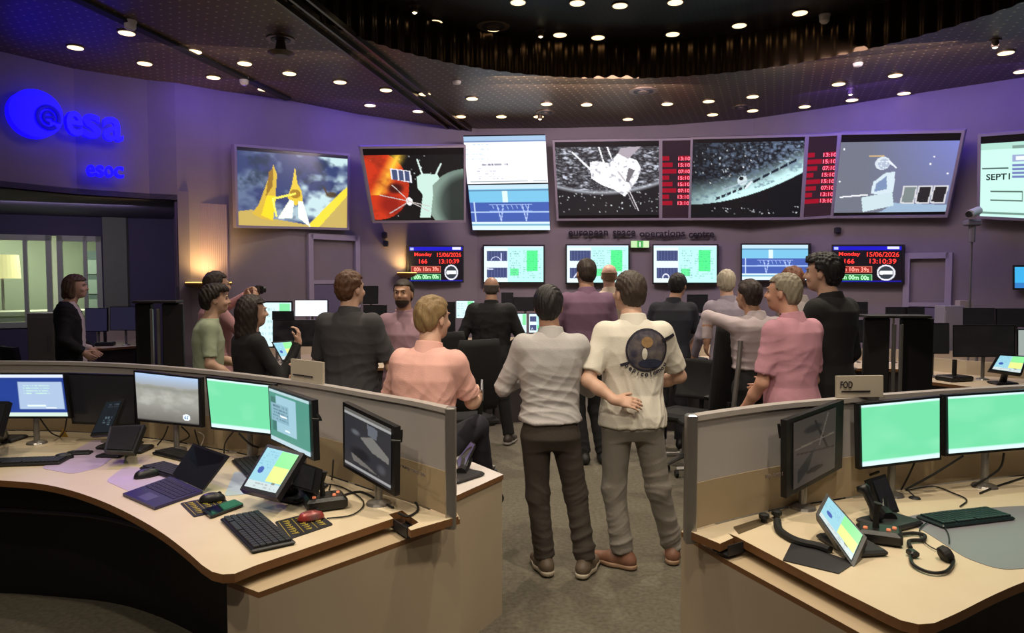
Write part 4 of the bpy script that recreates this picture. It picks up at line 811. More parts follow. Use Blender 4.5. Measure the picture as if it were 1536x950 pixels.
def patterned(pxs, label, seed):
    o, P = mat_shape(pxs, 'mouse_mat', MATB, label, 'mouse mat', 'yellow patterned mouse mats', th=.003, rnd=.012)
    A, B, C, D = P; m = MB(); r = random.Random(seed)
    def bl(x, y): q = (A*(1-x)+B*x)*(1-y)+(D*(1-x)+C*x)*y; return Vector((q.x, q.y, DZ+.0035))
    for c in range(3):
        x0 = .1+c*.3; m.tube([bl(x0-.03, .08), bl(x0-.03, .92)], .0012, 4)
        for k in range(7):
            y = .12+k*.115; x = x0+.04; ty = r.random()
            m.tube([bl(x+.02*r.random(), y), bl(x+.08, y+.05), bl(x+.13, y+.01*r.random())], .0022, 4); m.tube([bl(x+.07, y), bl(x+.08+.06*r.random(), y+.08)], .0022, 4)
    q = m.build('yellow_signs', YEL, None); q['kind'] = 'stuff'; q.parent = o; q.location = -o.location
patterned(((270, 756), (330, 744), (352, 762), (291, 777)), 'black mat with yellow signs beside the laptop', 3); patterned(((412, 784), (474, 768), (500, 788), (432, 811)), 'black mat with yellow signs right of the corner keyboard', 5)
o, P = mat_shape(((302, 768), (352, 752), (366, 759), (316, 778)), 'mobile_phone', mat('phone_black', (14, 14, 16), .2), 'black mobile phone lying behind the corner keyboard', 'phone', th=.009, z=DZ+.005, rnd=.01)
MB().prism([(P[0]*.9+P[2]*.1), (P[1]*.9+P[3]*.1), (P[2]*.9+P[0]*.1), (P[3]*.9+P[1]*.1)], .0091, .0098).build('phone_screen', mat('phone_glass', (8, 8, 12), .08), o).location = -Vector((o.location.x, o.location.y, 0))
# laptop
h0, h1 = at(257, 715, DZ+.012), at(304, 737, DZ+.012); f0, f1 = at(184, 741, DZ+.012), at(232, 762, DZ+.012)
r = empty('laptop', ((h0+h1+f0+f1)/4).xy.to_3d()+Vector((0, 0, DZ+.001)), 0, 'open dark laptop with a violet tinted keyboard deck on the left desk', 'laptop')
ex = (h1-h0).normalized(); q = [h0, h1, f1, f0]
m = MB(); m.add([Vector((p.x, p.y, z)) for z in (DZ+.002, DZ+.014) for p in q], [(0, 1, 2, 3), (7, 6, 5, 4), (0, 4, 5, 1), (1, 5, 6, 2), (2, 6, 7, 3), (3, 7, 4, 0)]); m.build('base', mat('violet_grey_metal', (58, 52, 92), .35, .5), r)
m = MB()
def bl(x, y, z=.0145): p = (q[0]*(1-x)+q[1]*x)*(1-y)+(q[3]*(1-x)+q[2]*x)*y; return Vector((p.x, p.y, DZ+z))
for i in range(5):
    for j in range(13):
        x0, x1, y0, y1 = .05+j*.069, .05+j*.069+.06, .1+i*.1, .1+i*.1+.085; a = [bl(x0, y0, .0142), bl(x1, y0, .0142), bl(x1, y1, .0142), bl(x0, y1, .0142)]; b = [p+Vector((0, 0, .002)) for p in a]; m.add(a+b, [(3, 2, 1, 0), (4, 5, 6, 7), (0, 1, 5, 4), (1, 2, 6, 5), (2, 3, 7, 6), (3, 0, 4, 7)])
m.build('keys', mat('laptop_keys', (34, 30, 54), .5), r)['kind'] = 'stuff'
tb = [bl(.35, .68, .0142), bl(.65, .68, .0142), bl(.65, .93, .0142), bl(.35, .93, .0142)]; MB().slab(tb, .0005).build('touchpad', mat('touchpad', (70, 62, 110), .3), r)
t0, t1 = aty(290, 665, h0.y+.04), aty(343, 684, h1.y+.05); MB().slab([t0, t1, h1+Vector((0, 0, .004)), h0+Vector((0, 0, .004))], .008).build('lid', BLACK, r)
a_ = [t0*.94+h1*.06, t1*.94+h0*.06, h1*.92+t0*.08, h0*.92+t1*.08]; nn = (t1-t0).cross(h0-t0).normalized(); nn = nn if nn.y < 0 else -nn
MB().slab([p+nn*.0012 for p in a_], .0008).build('screen', mat('dark_glass', (10, 10, 12), .3), r); setbase(r, r.location.copy())
# touch terminals
def tchpic(seed=0):
    p = Pic(50, 60, (150, 205, 220)); p.rect(.5, .02, 1, .4, (140, 232, 150)); p.rect(.5, .4, .98, .78, (225, 232, 140)); p.ell(.2, .55, .09, .09, (60, 90, 170)); p.rect(0, .82, 1, 1, (200, 215, 215)); p.words(.03, .05, .45, .5, (90, 150, 190), 7, 3+seed, .4, .5); p.words(.05, .84, .9, .97, (150, 150, 150), 2, 4, .6, .5); p.rect(.72, .78, .82, .84, (120, 130, 120)); return p
def terminal(px, ys, pic, label, base_c, t=.03, grow=.18, name='touch_terminal', z=DZ, group='touch screen terminals', bz=.12):
    q = [aty(px[i][0], px[i][1], ys[i]) for i in range(4)]; c = sum(q, Vector())/4; b = [c+(p-c)*(1+grow) for p in q]
    zm = min(p.z for p in b); 
    r = empty(name, (base_c[0], base_c[1], z), 0, label, 'terminal', group)
    MB().slab(b, t).build('tablet_body', BLACK, r)
    if pic: picture('touch_display', q, pic, r)
    bc = Vector((base_c[0], base_c[1], z)); MB().box(bc+Vector((0, 0, .012)), (.2, .15, .022), Matrix.Rotation(math.atan2(q[1].y-q[0].y, q[1].x-q[0].x), 3, 'Z'), bev=.008).build('stand_base', DARK, r)
    nb = (q[1]-q[0]).cross(q[3]-q[0]).normalized(); nb = -nb if nb.y < 0 else nb
    MB().tube([bc+Vector((0, 0, .02)), (bc+c+nb*.05)/2, c+nb*.03], [.03, .028, .035], 10).build('stand_arm', BLACK, r)
    setbase(r, (base_c[0], base_c[1], z)); return r
bc = at(412, 752, DZ); terminal([(402, 672), (449, 684), (414, 741), (367, 730)], [3.06, 2.98, 2.84, 2.92], tchpic(), 'tilted touch terminal with a colourful screen on the left desk', (bc.x+.06, bc.y+.05))
bc = at(1262, 838, DZ); terminal([(1243, 747), (1294, 804), (1277, 842), (1229, 774)], [2.63, 2.43, 2.36, 2.56], tchpic(2), 'steeply tilted touch terminal with a colourful screen on the right desk', (bc.x+.08, bc.y+.10))
bc = at(155, 676, DZ); terminal([(160, 604), (183, 602), (165, 648), (139, 650)], [3.95, 3.95, 3.86, 3.86], Pic(20, 30, (18, 26, 32)).words(.3, .1, .9, .2, (90, 100, 110), 2, 2, .8, .8).words(.35, .5, .8, .8, (120, 140, 150), 4, 5, .8, .8), 'tall black dial phone with a small keypad on the left desk', (bc.x+.05, bc.y+.08), name='desk_phone', group='desk phones')
bc = at(180, 680, DZ); terminal([(168, 642), (212, 640), (198, 676), (160, 674)], [3.72, 3.72, 3.62, 3.62], offpic(9), 'black tilted desk phone with a dark display right of the dial phone', (bc.x+.03, bc.y+.05), name='desk_phone', group='desk phones')
bc = at(450, 735, DZ); terminal([(452, 696), (474, 704), (468, 736), (440, 728)], [2.98, 2.92, 2.88, 2.94], offpic(10), 'black box phone behind the tilted touch terminal of the left desk', (bc.x, bc.y+.03), name='desk_phone', group='desk phones')
bc = at(-4, 664, DZ); terminal([(-20, 606), (10, 606), (-2, 650), (-32, 650)], [3.7, 3.7, 3.62, 3.62], offpic(12), 'black phone cut by the left picture edge', (bc.x, bc.y+.05), name='desk_phone', group='desk phones')
bc = at(1338, 790, DZ); terminal([(1308, 722), (1328, 716), (1346, 764), (1326, 772)], [2.86, 2.9, 2.86, 2.8], offpic(13), 'black desk phone with handset behind the joystick box of the right desk', (bc.x-.0, bc.y+.02), name='desk_phone', group='desk phones')
r = COL.objects[-1] if 0 else None
ph = [o for o in COL.objects if o.get('label', '').startswith('black desk phone with handset')][0]
a, b = aty(1292, 728, 2.78), aty(1318, 782, 2.72); d = b-a
m = MB().tube([a, a+d*.12, a+d*.3+Vector((0, -.0, .01)), a+d*.7+Vector((0, 0, .01)), a+d*.88, b], [.02, .026, .016, .016, .026, .02], 12); o = m.build('handset', BLACK, ph, True); o.location = -ph.location
# joystick / gooseneck boxes
def micbox(u, v, label, ang=20, s=1.):
    p = at(u, v, DZ); r = empty('intercom_box', p, math.radians(ang), label, 'intercom', 'intercom boxes')
    MB().box((0, 0, .025*s), (.15*s, .11*s, .05*s), bev=.012).build('box', BLACK, r)
    MB().tube([(-.01, 0, .045*s), (-.012, .0, .10*s), (-.005, 0, .14*s)], [.012, .009, .016], 10).build('stick', RUBBER, r)
    for k, c in enumerate(((.03, -.02), (.05, .01), (-.045, -.025))): MB().lathe((c[0]*s, c[1]*s, .05*s), [(.008, 0), (.007, .006)], 10).build('button', mat('amber_button', (200, 120, 90), .4, emit=(220, 120, 80), es=.7), r)
micbox(488, 762, 'black intercom box with stick beside the dim monitor of the left desk', 25, 1.1); micbox(1318, 812, 'black intercom box with stick right of the steep touch terminal', -25, 1.)
# arm of the right terminal, headset, headsets cables
pts = [at(1166, 782, DZ+.02), at(1170, 797, DZ+.012), at(1195, 812, DZ+.012), at(1228, 820, DZ+.012), at(1245, 826, DZ+.012)]
o = MB().tube(sm3(pts), .015, 10).build('thick_cable', RUBBER); local(o); tag(o, 'thick black hose curving in front of the dark monitor on the right desk', 'cable')
mat_shape(((1189, 812), (1282, 846), (1258, 862), (1174, 842)), 'rubber_plate', DARK, 'flat dark plate under the steep touch terminal', 'plate', th=.004, rnd=.004)
mat_shape(((1100, 792), (1150, 776), (1160, 782), (1108, 802)), 'cable_cover', mat('bronze_plate', (104, 90, 70), .4, .4), 'flat metal cable cover at the left end of the right desk', 'plate', th=.004, rnd=.004)
for (u, v, lb) in ((1146, 783, 'small black knob on the metal cable cover, left one'), (1165, 778, 'small black knob at the top of the thick black hose')):
    p = at(u, v, DZ+.005); o = MB().lathe((0, 0, 0), [(.012, 0), (.012, .01), (.02, .016), (.02, .03), (.012, .034)], 16).build('knob', RUBBER); o.location = p; tag(o, lb, 'knob', 'black clamp knobs')
c = at(1397, 835, DZ+.012); r = empty('headset', (c.x, c.y, DZ), 0, 'black single ear headset lying on the right desk', 'headset')
pts = [at(u, v, DZ+.01) for u, v in ((1366, 828), (1368, 845), (1385, 856), (1405, 860), (1422, 856), (1430, 842), (1424, 826))]; MB().tube(sm3(pts), .006, 8).build('headband', BLACK, r)
p = at(1419, 832, DZ+.022); MB().lathe(p, [(.02, -.018), (.03, -.012), (.03, .008), (.02, .016)], 18, Matrix.Rotation(1.1, 3, 'Y')).build('ear_cushion', RUBBER, r); p = at(1369, 830, DZ+.014); MB().box(p, (.03, .04, .022), bev=.006).build('temple_pad', BLACK, r)
pts = [at(u, v, DZ+.008) for u, v in ((1412, 828), (1395, 820), (1382, 808), (1380, 794), (1392, 784), (1410, 784), (1422, 800), (1424, 815))]; MB().tube(sm3(pts), .0022, 6).build('microphone_boom', BLACK, r); setbase(r, (c.x, c.y, DZ))
pts = [at(u, v, DZ+.01) for u, v in ((1345, 803), (1368, 800), (1386, 803), (1384, 810), (1364, 812), (1366, 822))]; o = MB().tube(sm3(pts), .007, 8).build('headset_cable', RUBBER); local(o); tag(o, 'thick looped cable from the intercom box to the headset', 'cable')
def cable(pts, r_, label, m=RUBBER, lift=.006):
    P = [at(u, v, DZ+lift) if len(t) == 2 else aty(u, v, t[2]) for t in pts for (u, v) in [t[:2]]]
    P2 = [Vector(p) for p in P]; out = []
    for i in range(len(P2)-1):
        p0, p1, p2, p3 = P2[max(i-1, 0)], P2[i], P2[i+1], P2[min(i+2, len(P2)-1)]
        for k in range(5): t = k/5; out.append(.5*((2*p1)+(-p0+p2)*t+(2*p0-5*p1+4*p2-p3)*t*t+(-p0+3*p1-3*p2+p3)*t**3))
    o = MB().tube(out+[P2[-1]], r_, 6).build('cable', m); local(o); tag(o, label, 'cable', 'cables on the desks')
cable([(252, 640, 4.0), (246, 655, 4.05), (236, 668)], .004, 'thin black cable hanging from the desert monitor, left one'); cable([(272, 640, 3.98), (284, 655, 4.0), (262, 666)], .004, 'thin black cable hanging from the desert monitor, middle one'); cable([(292, 645, 3.95), (296, 660, 3.98), (300, 672)], .004, 'thin black cable below the right corner of the desert monitor')
cable([(350, 648, 3.75), (338, 664, 3.8), (336, 680)], .004, 'thin cable hanging from the green monitor of the left desk'); cable([(358, 650, 3.72), (378, 668, 3.75), (405, 676)], .005, 'black cable swinging right below the green monitor of the left desk')
cable([(60, 628, 4.12), (75, 648, 4.15), (88, 655)], .004, 'thin black cable below the blue monitor'); cable([(100, 628, 4.12), (97, 645, 4.15), (90, 656)], .004, 'thin black cable beside the yellow warning triangle')
cable([(500, 690, 3.05), (498, 718), (494, 735)], .004, 'thin black cable left of the dim monitor'); cable([(608, 742), (622, 752), (627, 765), (612, 775), (598, 770)], .005, 'black cable looping right of the dim monitor foot'); cable([(470, 725), (510, 730), (545, 752), (530, 772), (490, 778)], .003, 'thin cable running to the silver mouse with painted red glow'); cable([(510, 745), (540, 738), (570, 752), (590, 762)], .005, 'black cable from the intercom box to the dim monitor')
cable([(1190, 748), (1215, 742), (1270, 725), (1318, 708, 3.08)], .006, 'black cable rising from the dark monitor to the green one'); cable([(1372, 694, 3.14), (1364, 712, 3.15), (1352, 735)], .004, 'thin black cable under the left green monitor of the right desk'); cable([(1445, 684, 3.2), (1400, 712, 3.2), (1358, 735)], .005, 'black cable slanting between the green monitors of the right desk'); cable([(1506, 680, 3.25), (1498, 705, 3.25), (1458, 730)], .005, 'black cable under the right green monitor'); cable([(1360, 736), (1400, 730), (1430, 740), (1450, 750), (1440, 760)], .003, 'thin cable lying behind the teal keyboard'); cable([(0, 668), (40, 656), (60, 655)], .003, 'thin cable at the left end of the desk'); cable([(300, 672), (306, 655, 4.0), (297, 648, 4.0)], .003, 'pale cable between the desert and green monitors', WHITE); cable([(1540, 715), (1500, 728), (1470, 740)], .004, 'black cable at the right edge behind the teal keyboard')
# small stuff
o = MB().add([at(88, 656, DZ), at(102, 656, DZ), at(102, 656, DZ)+Vector((0, .004, 0)), at(88, 656, DZ)+Vector((0, .004, 0)), at(95, 656, DZ)+Vector((0, 0, .055)), at(95, 656, DZ)+Vector((0, .004, .055))], [(0, 1, 4), (3, 5, 2), (0, 3, 2, 1), (0, 4, 5, 3), (1, 2, 5, 4)]).build('warning_triangle', mat('yellow_card', (215, 170, 70), .6)); local(o); tag(o, 'small yellow triangle card behind the left desk monitors', 'card')
for (u, v, ang, lb) in ((118, 682, 10, 'flat black stapler shaped gadget left of the desk phones'), (165, 686, -5, 'flat black gadget in front of the desk phones')):
    p = at(u, v, DZ); r = empty('card_reader', p, math.radians(ang), lb, 'gadget', 'flat black gadgets'); MB().box((0, 0, .008), (.13, .06, .014), bev=.005).build('body', BLACK, r); MB().box((0, .01, .0165), (.09, .03, .003)).build('raised_pad', DARK, r)
p = at(1372, 748, DZ); o = MB().lathe((0, 0, 0), [(.025, 0), (.02, .006), (.006, .01)], 16).tube([(0, 0, .008), (-.02, .02, .03)], .003).build('wall_plug', DARK); o.location = p; tag(o, 'small dark gadget lying behind the phone of the right desk', 'gadget')
for (px, y, lb, pr) in (((598, 645, 602, 662), 2.85, 'black hook lever on the side of the dim monitor', 0), ((472, 621, 482, 630), 3.0, 'small black clip on the side of the dialog box monitor', 0), ((1164, 636, 1170, 656), 2.86, 'black hook lever beside the dark monitor of the right desk', 0)):
    a, b = aty(px[0]+4, px[1], y), aty(px[2], px[3], y); s_ = -1 if px[0] < 1000 else 1
    o = MB().tube([a, (a+b)/2, b, b+Vector((s_*.04, .01, 0))], .006, 8).build('hook_lever', BLACK); local(o); tag(o, lb, 'lever', 'black hook levers')
# stand with tilted device on the low counter
bc = at(700, 717, .72); terminal([(686, 690), (706, 664), (712, 668), (690, 714)], [3.62, 3.7, 3.66, 3.55], Pic(10, 20, (70, 60, 90)), 'tilted device on a black stand on the low counter by the aisle', (bc.x-.03, bc.y), z=.72, grow=.1, group=None)
# ================================================================ background consoles
def console(pxf, pxb, label, z=DZ, m=WOOD):
    P = [at(u, v, z).xy for u, v in pxf]+[at(u, v, z).xy for u, v in pxb[::-1]]; c = sum(P, Vector((0, 0)))/len(P); r = empty('console_desk', (c.x, c.y, 0), 0, label, 'desk', 'background console desks')
    MB().prism(P, z-.03, z, 0, 1).build('desk_top', None, r, mats=[m, EDGE]); n = len(pxf); I = [c+(p-c)*.88 for p in P]
    MB().prism(I, 0, z-.03).build('body', mat('dark_console_body', (58, 52, 54), .6), r)
    B = P[n:][::-1]; curved(B, .03, z, z+.14, 'back_rail', mat('cream_back_rail', (200, 186, 160), .5), r)
    setbase(r, (c.x, c.y, 0)); return r
console([(1388, 572), (1450, 580), (1530, 588), (1600, 596)], [(1392, 556), (1450, 562), (1530, 568), (1600, 572)], 'cream desk of the middle row at the right picture edge')
console([(1226, 553), (1312, 553), (1430, 557), (1570, 563)], [(1232, 541), (1312, 541), (1430, 545), (1570, 550)], 'long cream desk of the rear row on the right')
console([(992, 548), (1072, 549)], [(996, 533), (1072, 534)], 'cream desk beyond the navy shirt man')
console([(385, 552), (440, 553), (494, 546)], [(392, 534), (440, 533), (494, 528)], 'cream desk behind the left partition, between the long haired woman and the man in grey')
console([(536, 552), (590, 552)], [(540, 532), (590, 532)], 'cream desk beyond the bearded man')
console([(140, 524), (206, 519)], [(146, 512), (206, 508)], 'cream desk right of the woman in the black jacket', z=.82)
console([(640, 552), (700, 546), (830, 538)], [(645, 530), (700, 522), (830, 520)], 'cream desk hidden behind the man in the black suit')
def bm(u0, v0, u1, v1, y, pic, label, dy=0., z=DZ):
    q = monitor([(u0, v0), (u1, v0), (u1, v1), (u0, v1)], y, y+dy, pic or offpic(int(u0)), label, 'background monitors', zt=z, inner=(.02, .03, .98, .97)); return q
bm(1376, 485, 1424, 531, 7.0, None, 'black monitor right of the tall black panel, left of a wider one', -.1); bm(1429, 488, 1523, 536, 6.9, None, 'wide black monitor above the far right desk', -.25)
bm(1526, 494, 1600, 536, 6.6, Pic(20, 20, (150, 160, 155)), 'pale grey panel monitor at the right picture edge, beside the wide black one', -.15)
bm(1445, 462, 1492, 489, 7.8, None, 'small black monitor in the rear right row, left one', -.1); bm(1494, 463, 1560, 491, 7.6, None, 'small black monitor in the rear right row, at the picture edge', -.1)
bm(1330, 461, 1358, 474, 8.2, None, 'narrow black monitor above the tall black panel, left one'); bm(1360, 461, 1387, 474, 8.15, None, 'narrow black monitor above the tall black panel, right one'); bm(1275, 453, 1302, 476, 8.2, None, 'black monitor just right of the man in the black suit coat'); bm(1262, 480, 1304, 514, 7.6, None, 'black monitor lower beside the arm of the man in black')
bm(1031, 442, 1062, 470, 8.9, None, 'small black monitor beyond the navy shirt man'); bm(1028, 474, 1065, 513, 8.5, None, 'larger black monitor above the desk beyond the navy shirt man')
lit = Pic(30, 24, (200, 235, 245)); lit2 = Pic(40, 30, (215, 240, 245)); lit2.rect(.62, .05, .95, .6, (130, 225, 160)); lit2.words(.05, .1, .55, .9, (110, 160, 150), 6, 3, .5, .6); lit3 = Pic(40, 20, (240, 244, 255)); lit3.words(.1, .1, .9, .3, (190, 190, 220), 2, 5, .5, .6)
bm(1060, 452, 1075, 478, 9.0, lit, 'sliver of a lit monitor left of the white haired man')
bm(770, 446, 806, 467, 9.6, None, 'small black monitor left of the striped shirt man, upper one'); bm(773, 470, 790, 500, 9.2, lit2, 'lit monitor beside the black suit, left of a pair'); bm(793, 470, 822, 500, 9.2, tlm(2), 'lit monitor half behind the striped shirt man'); bm(684, 451, 712, 478, 9.2, lit2, 'lit monitor behind the shoulder of the man in the black suit'); bm(652, 453, 683, 500, 8.2, None, 'black monitor between the seated pink polo man and the black suit'); bm(752, 439, 770, 460, 9.9, None, 'small black monitor above the shoulder of the black suit')
bm(388, 452, 438, 522, 8.35, lit2, 'tall lit green and white monitor behind the long haired woman'); bm(442, 450, 492, 475, 8.3, lit3, 'bright white monitor left of the man in grey'); bm(408, 467, 441, 480, 8.15, None, 'small dark monitor top between two lit ones'); bm(409, 480, 484, 520, 7.9, offpic(4, (90, 80, 70)), 'large black monitor in front of the lit pair')
bm(544, 429, 567, 456, 8.8, None, 'black monitor above the shoulder of the man in grey'); bm(545, 458, 580, 480, 8.4, None, 'black monitor lower, left of the bearded man')
bm(128, 462, 161, 498, 9.7, Pic(20, 20, (30, 28, 48)), 'dark blue monitor beside the woman in the black jacket', z=.82); bm(165, 460, 206, 496, 9.6, Pic(20, 20, (28, 26, 44)), 'dark blue monitor left of the tall black panel', z=.82)
def tq(u0, v0, u1, v1, y0, y1, lb):
    b = at((u0+u1)/2, v1+6, DZ); return terminal([(u0, v0), (u1-8, v0-2), (u1, v1-3), (u0+14, v1)] if u0 < 800 else [(u0+12, v0), (u1+8, v0+2), (u1, v1), (u0, v1-6)], [y0+.05, y0+.05, y1, y1], tchpic(3), lb, (aty((u0+u1)/2, 500, y0+.1).x, y0+.12))
tq(410, 515, 445, 540, 7.35, 7.3, 'tilted touch terminal on the desk behind the long haired woman'); tq(1488, 534, 1530, 560, 6.4, 6.35, 'tilted touch terminal on the far right desk')
def bgmic(u, y, lb, z=DZ, s=1.): p = Vector(((u-CX)/F*y, y, z)); r = empty('intercom_box', p, .3, lb, 'intercom', 'intercom boxes'); MB().box((0, 0, .025), (.22*s, .16*s, .05), bev=.01).build('box', BLACK, r); MB().tube([(0, 0, .05), (0, 0, .2)], .02, 8).build('stick', RUBBER, r)
bgmic(474, 7.55, 'black intercom box on the desk left of the man in grey'); bgmic(1435, 6.75, 'black intercom box with stick on the far right desk', s=1.2); bgmic(1046, 8.3, 'black intercom box on the desk beyond the navy shirt man'); bgmic(156, 9.6, 'black gadget box on the desk beside the woman in the black jacket', .82)
# tall black double panels with twin rails
def tower(u0, u1, v0, y, lb, uc, ry=0.):
    a, b = aty(u0, v0, y), aty(u1, v0, y); z = (a.z); c = aty(uc, v0, y); r = empty('equipment_tower', (c.x, y, 0), ry, lb, 'cabinet', 'tall black panels with twin rails'); w1 = c.x-a.x; w2 = b.x-c.x
    for s_, w_ in ((-1, w1), (1, w2)): MB().box((s_*w_/2+s_*.03, .05*0+.04, z/2), (w_-.03, .06, z), Matrix.Rotation(s_*.12, 3, 'Z'), bev=.01).build('side_panel', mat('matt_black_panel', (17, 15, 19), .6), r)
    for s_ in (-1, 1): MB().box((s_*.028, -.03, z/2-.02), (.022, .03, z-.06), bev=.004).build('rail', GREY, r)
    MB().box((0, .05, z+.012), (w1+w2, .2, .025), bev=.006).build('top_cap', DARK, r); return r
tower(205, 268, 455, 6.4, 'tall black double panel with twin rails on the left', 234, .1); tower(1304, 1398, 477, 5.9, 'tall black double panel with twin rails on the right', 1345, -.1)
# pale cupboards far right, panel far left
def boxpx(u0, v0, u1, v1, y, dep, m, name, lb, cat, z0=0., door=True, ry=0.):
    a, b = aty(u0, v0, y), aty(u1, v0, y); w_ = b.x-a.x; r = empty(name, ((a.x+b.x)/2, y+dep/2, z0), ry, lb, cat); h = a.z-z0
    MB().box((0, 0, h/2), (w_, dep, h), bev=.006).build('body', m, r)
    if door: MB().box((0, -dep/2-.005, h/2), (w_*.9, .01, h*.92)).build('front_panel', m, r); MB().tube([(w_*.3, -dep/2-.02, h*.8), (w_*.3, -dep/2-.02, h*.65)], .006).build('handle', GREY, r)
    return r
boxpx(1417, 459, 1447, 500, 8.35, .2, mat('pale_grey_cupboard', (150, 146, 150), .6), 'cupboard', 'pale narrow cupboard left of the rear right monitors', 'cupboard')
boxpx(1440, 451, 1474, 463, 8.4, .1, PLATE, 'notice_board', 'beige board standing above the rear right monitors', 'board', 1.2, False)
boxpx(40, 470, 82, 545, 8.6, .35, mat('greenish_cupboard', (118, 116, 98), .6), 'cupboard', 'greenish low cupboard behind the woman in the black jacket', 'cupboard')
# ================================================================ office chairs
def chair(x, y, rz, label, bh=1.05, seat_z=.47, fabric=None, frame=BLACK, bw=.46, recl=.1, coat=False, arms=True):
    fab = fabric or mat('black_chair_fabric', (18, 17, 20), .85, bump=.3, bscale=300); r = empty('office_chair', (x, y, 0), rz, label, 'chair', 'black office chairs')
    MB().box((0, 0, seat_z), (.48, .46, .08), bev=.03).build('seat', fab, r)
    m = MB(); vs = []; fs = []; n = 10; k = 8
    for s_ in (0, 1):
        for i in range(n+1):
            t = i/n; z = seat_z+.12+(bh-seat_z-.12)*t; w_ = bw/2*(1-.15*t*t)*(.9+.1*math.sin(PI*t)); yb = -.22-recl*t-.03*math.sin(PI*t)
            for j in range(k+1): u = j/k*2-1; vs.append((w_*u, yb+.05*u*u*.8-.045*s_, z+(.0 if 0 < i < n else (.0))))
    N = (n+1)*(k+1)
    for i in range(n):
        for j in range(k): a = i*(k+1)+j; fs += [(a, a+1, a+k+2, a+k+1), (N+a+k+1, N+a+k+2, N+a+1, N+a)]
    for i in range(n): a = i*(k+1); b = a+k; fs += [(a, a+k+1, N+a+k+1, N+a), (b+k+1, b, N+b, N+b+k+1)]
    for j in range(k): a = j; b = n*(k+1)+j; fs += [(a+1, a, N+a, N+a+1), (b, b+1, N+b+1, N+b)]
    link('backrest', vs, fs, fab, r, True)
    MB().tube([(0, -.1, seat_z-.02), (0, -.3, seat_z), (0, -.33, seat_z+.25)], .022).build('back_support', frame, r)
    if arms:
        for s_ in (-1, 1): MB().tube([(s_*.22, .0, seat_z-.02), (s_*.29, 0, seat_z+.02), (s_*.29, -.02, seat_z+.2)], .014).box((s_*.29, .02, seat_z+.21), (.07, .26, .03), bev=.01).build('armrest', frame, r)
    MB().tube([(0, 0, .1), (0, 0, seat_z-.04)], [.03, .022]).build('gas_column', GREY, r)
    for q in range(5):
        a = 2*PI*q/5+.3; e_ = Vector((math.cos(a)*.3, math.sin(a)*.3, .075)); l = MB().tube([(0, 0, .11), e_], [.028, .016]).build('base_leg', GREY, r); MB().tube([(e_.x-.012, e_.y, .035), (e_.x+.012, e_.y, .035)], .033, 12).build('caster', BLACK, l)
    return r
def cpos(u, y): return (u-CX)/F*y
chair(cpos(58, 8.0), 8.0, -.6, 'black office chair behind the woman in the black jacket', bh=.98); chair(cpos(1030, 6.5), 6.5, 2.4, 'black office chair right of the white polo man, its chrome base showing', bh=.95)
chair(cpos(1078, 5.95), 6.05, .1, 'high backed black office chair under the outstretched arm', bh=1.36, bw=.27, recl=.12, arms=False)
chair(cpos(696, 6.3), 6.3, .5, 'black office chair between the seated pink polo man and the black suit', bh=1.2); chair(cpos(655, 7.2), 7.2, .4, 'black office chair deeper behind the seated pink polo man', bh=1.2)
chair(cpos(1140, 7.6), 7.6, 3.0, 'black office chair beyond the white shirt with the outstretched arm', bh=1.1)
# grey curved armrest frame beside the high backed chair
o = MB().tube([Vector((cpos(1112, 5.3), 5.3, 1.25)), Vector((cpos(1108, 5.3), 5.28, 1.05)), Vector((cpos(1102, 5.3), 5.27, .8)), Vector((cpos(1096, 5.3), 5.3, .4)), Vector((cpos(1094, 5.3), 5.3, .0))], .018, 10).build('coat_stand_pole', GREY); local(o); tag(o, 'grey curved pole beside the high backed chair', 'pole')
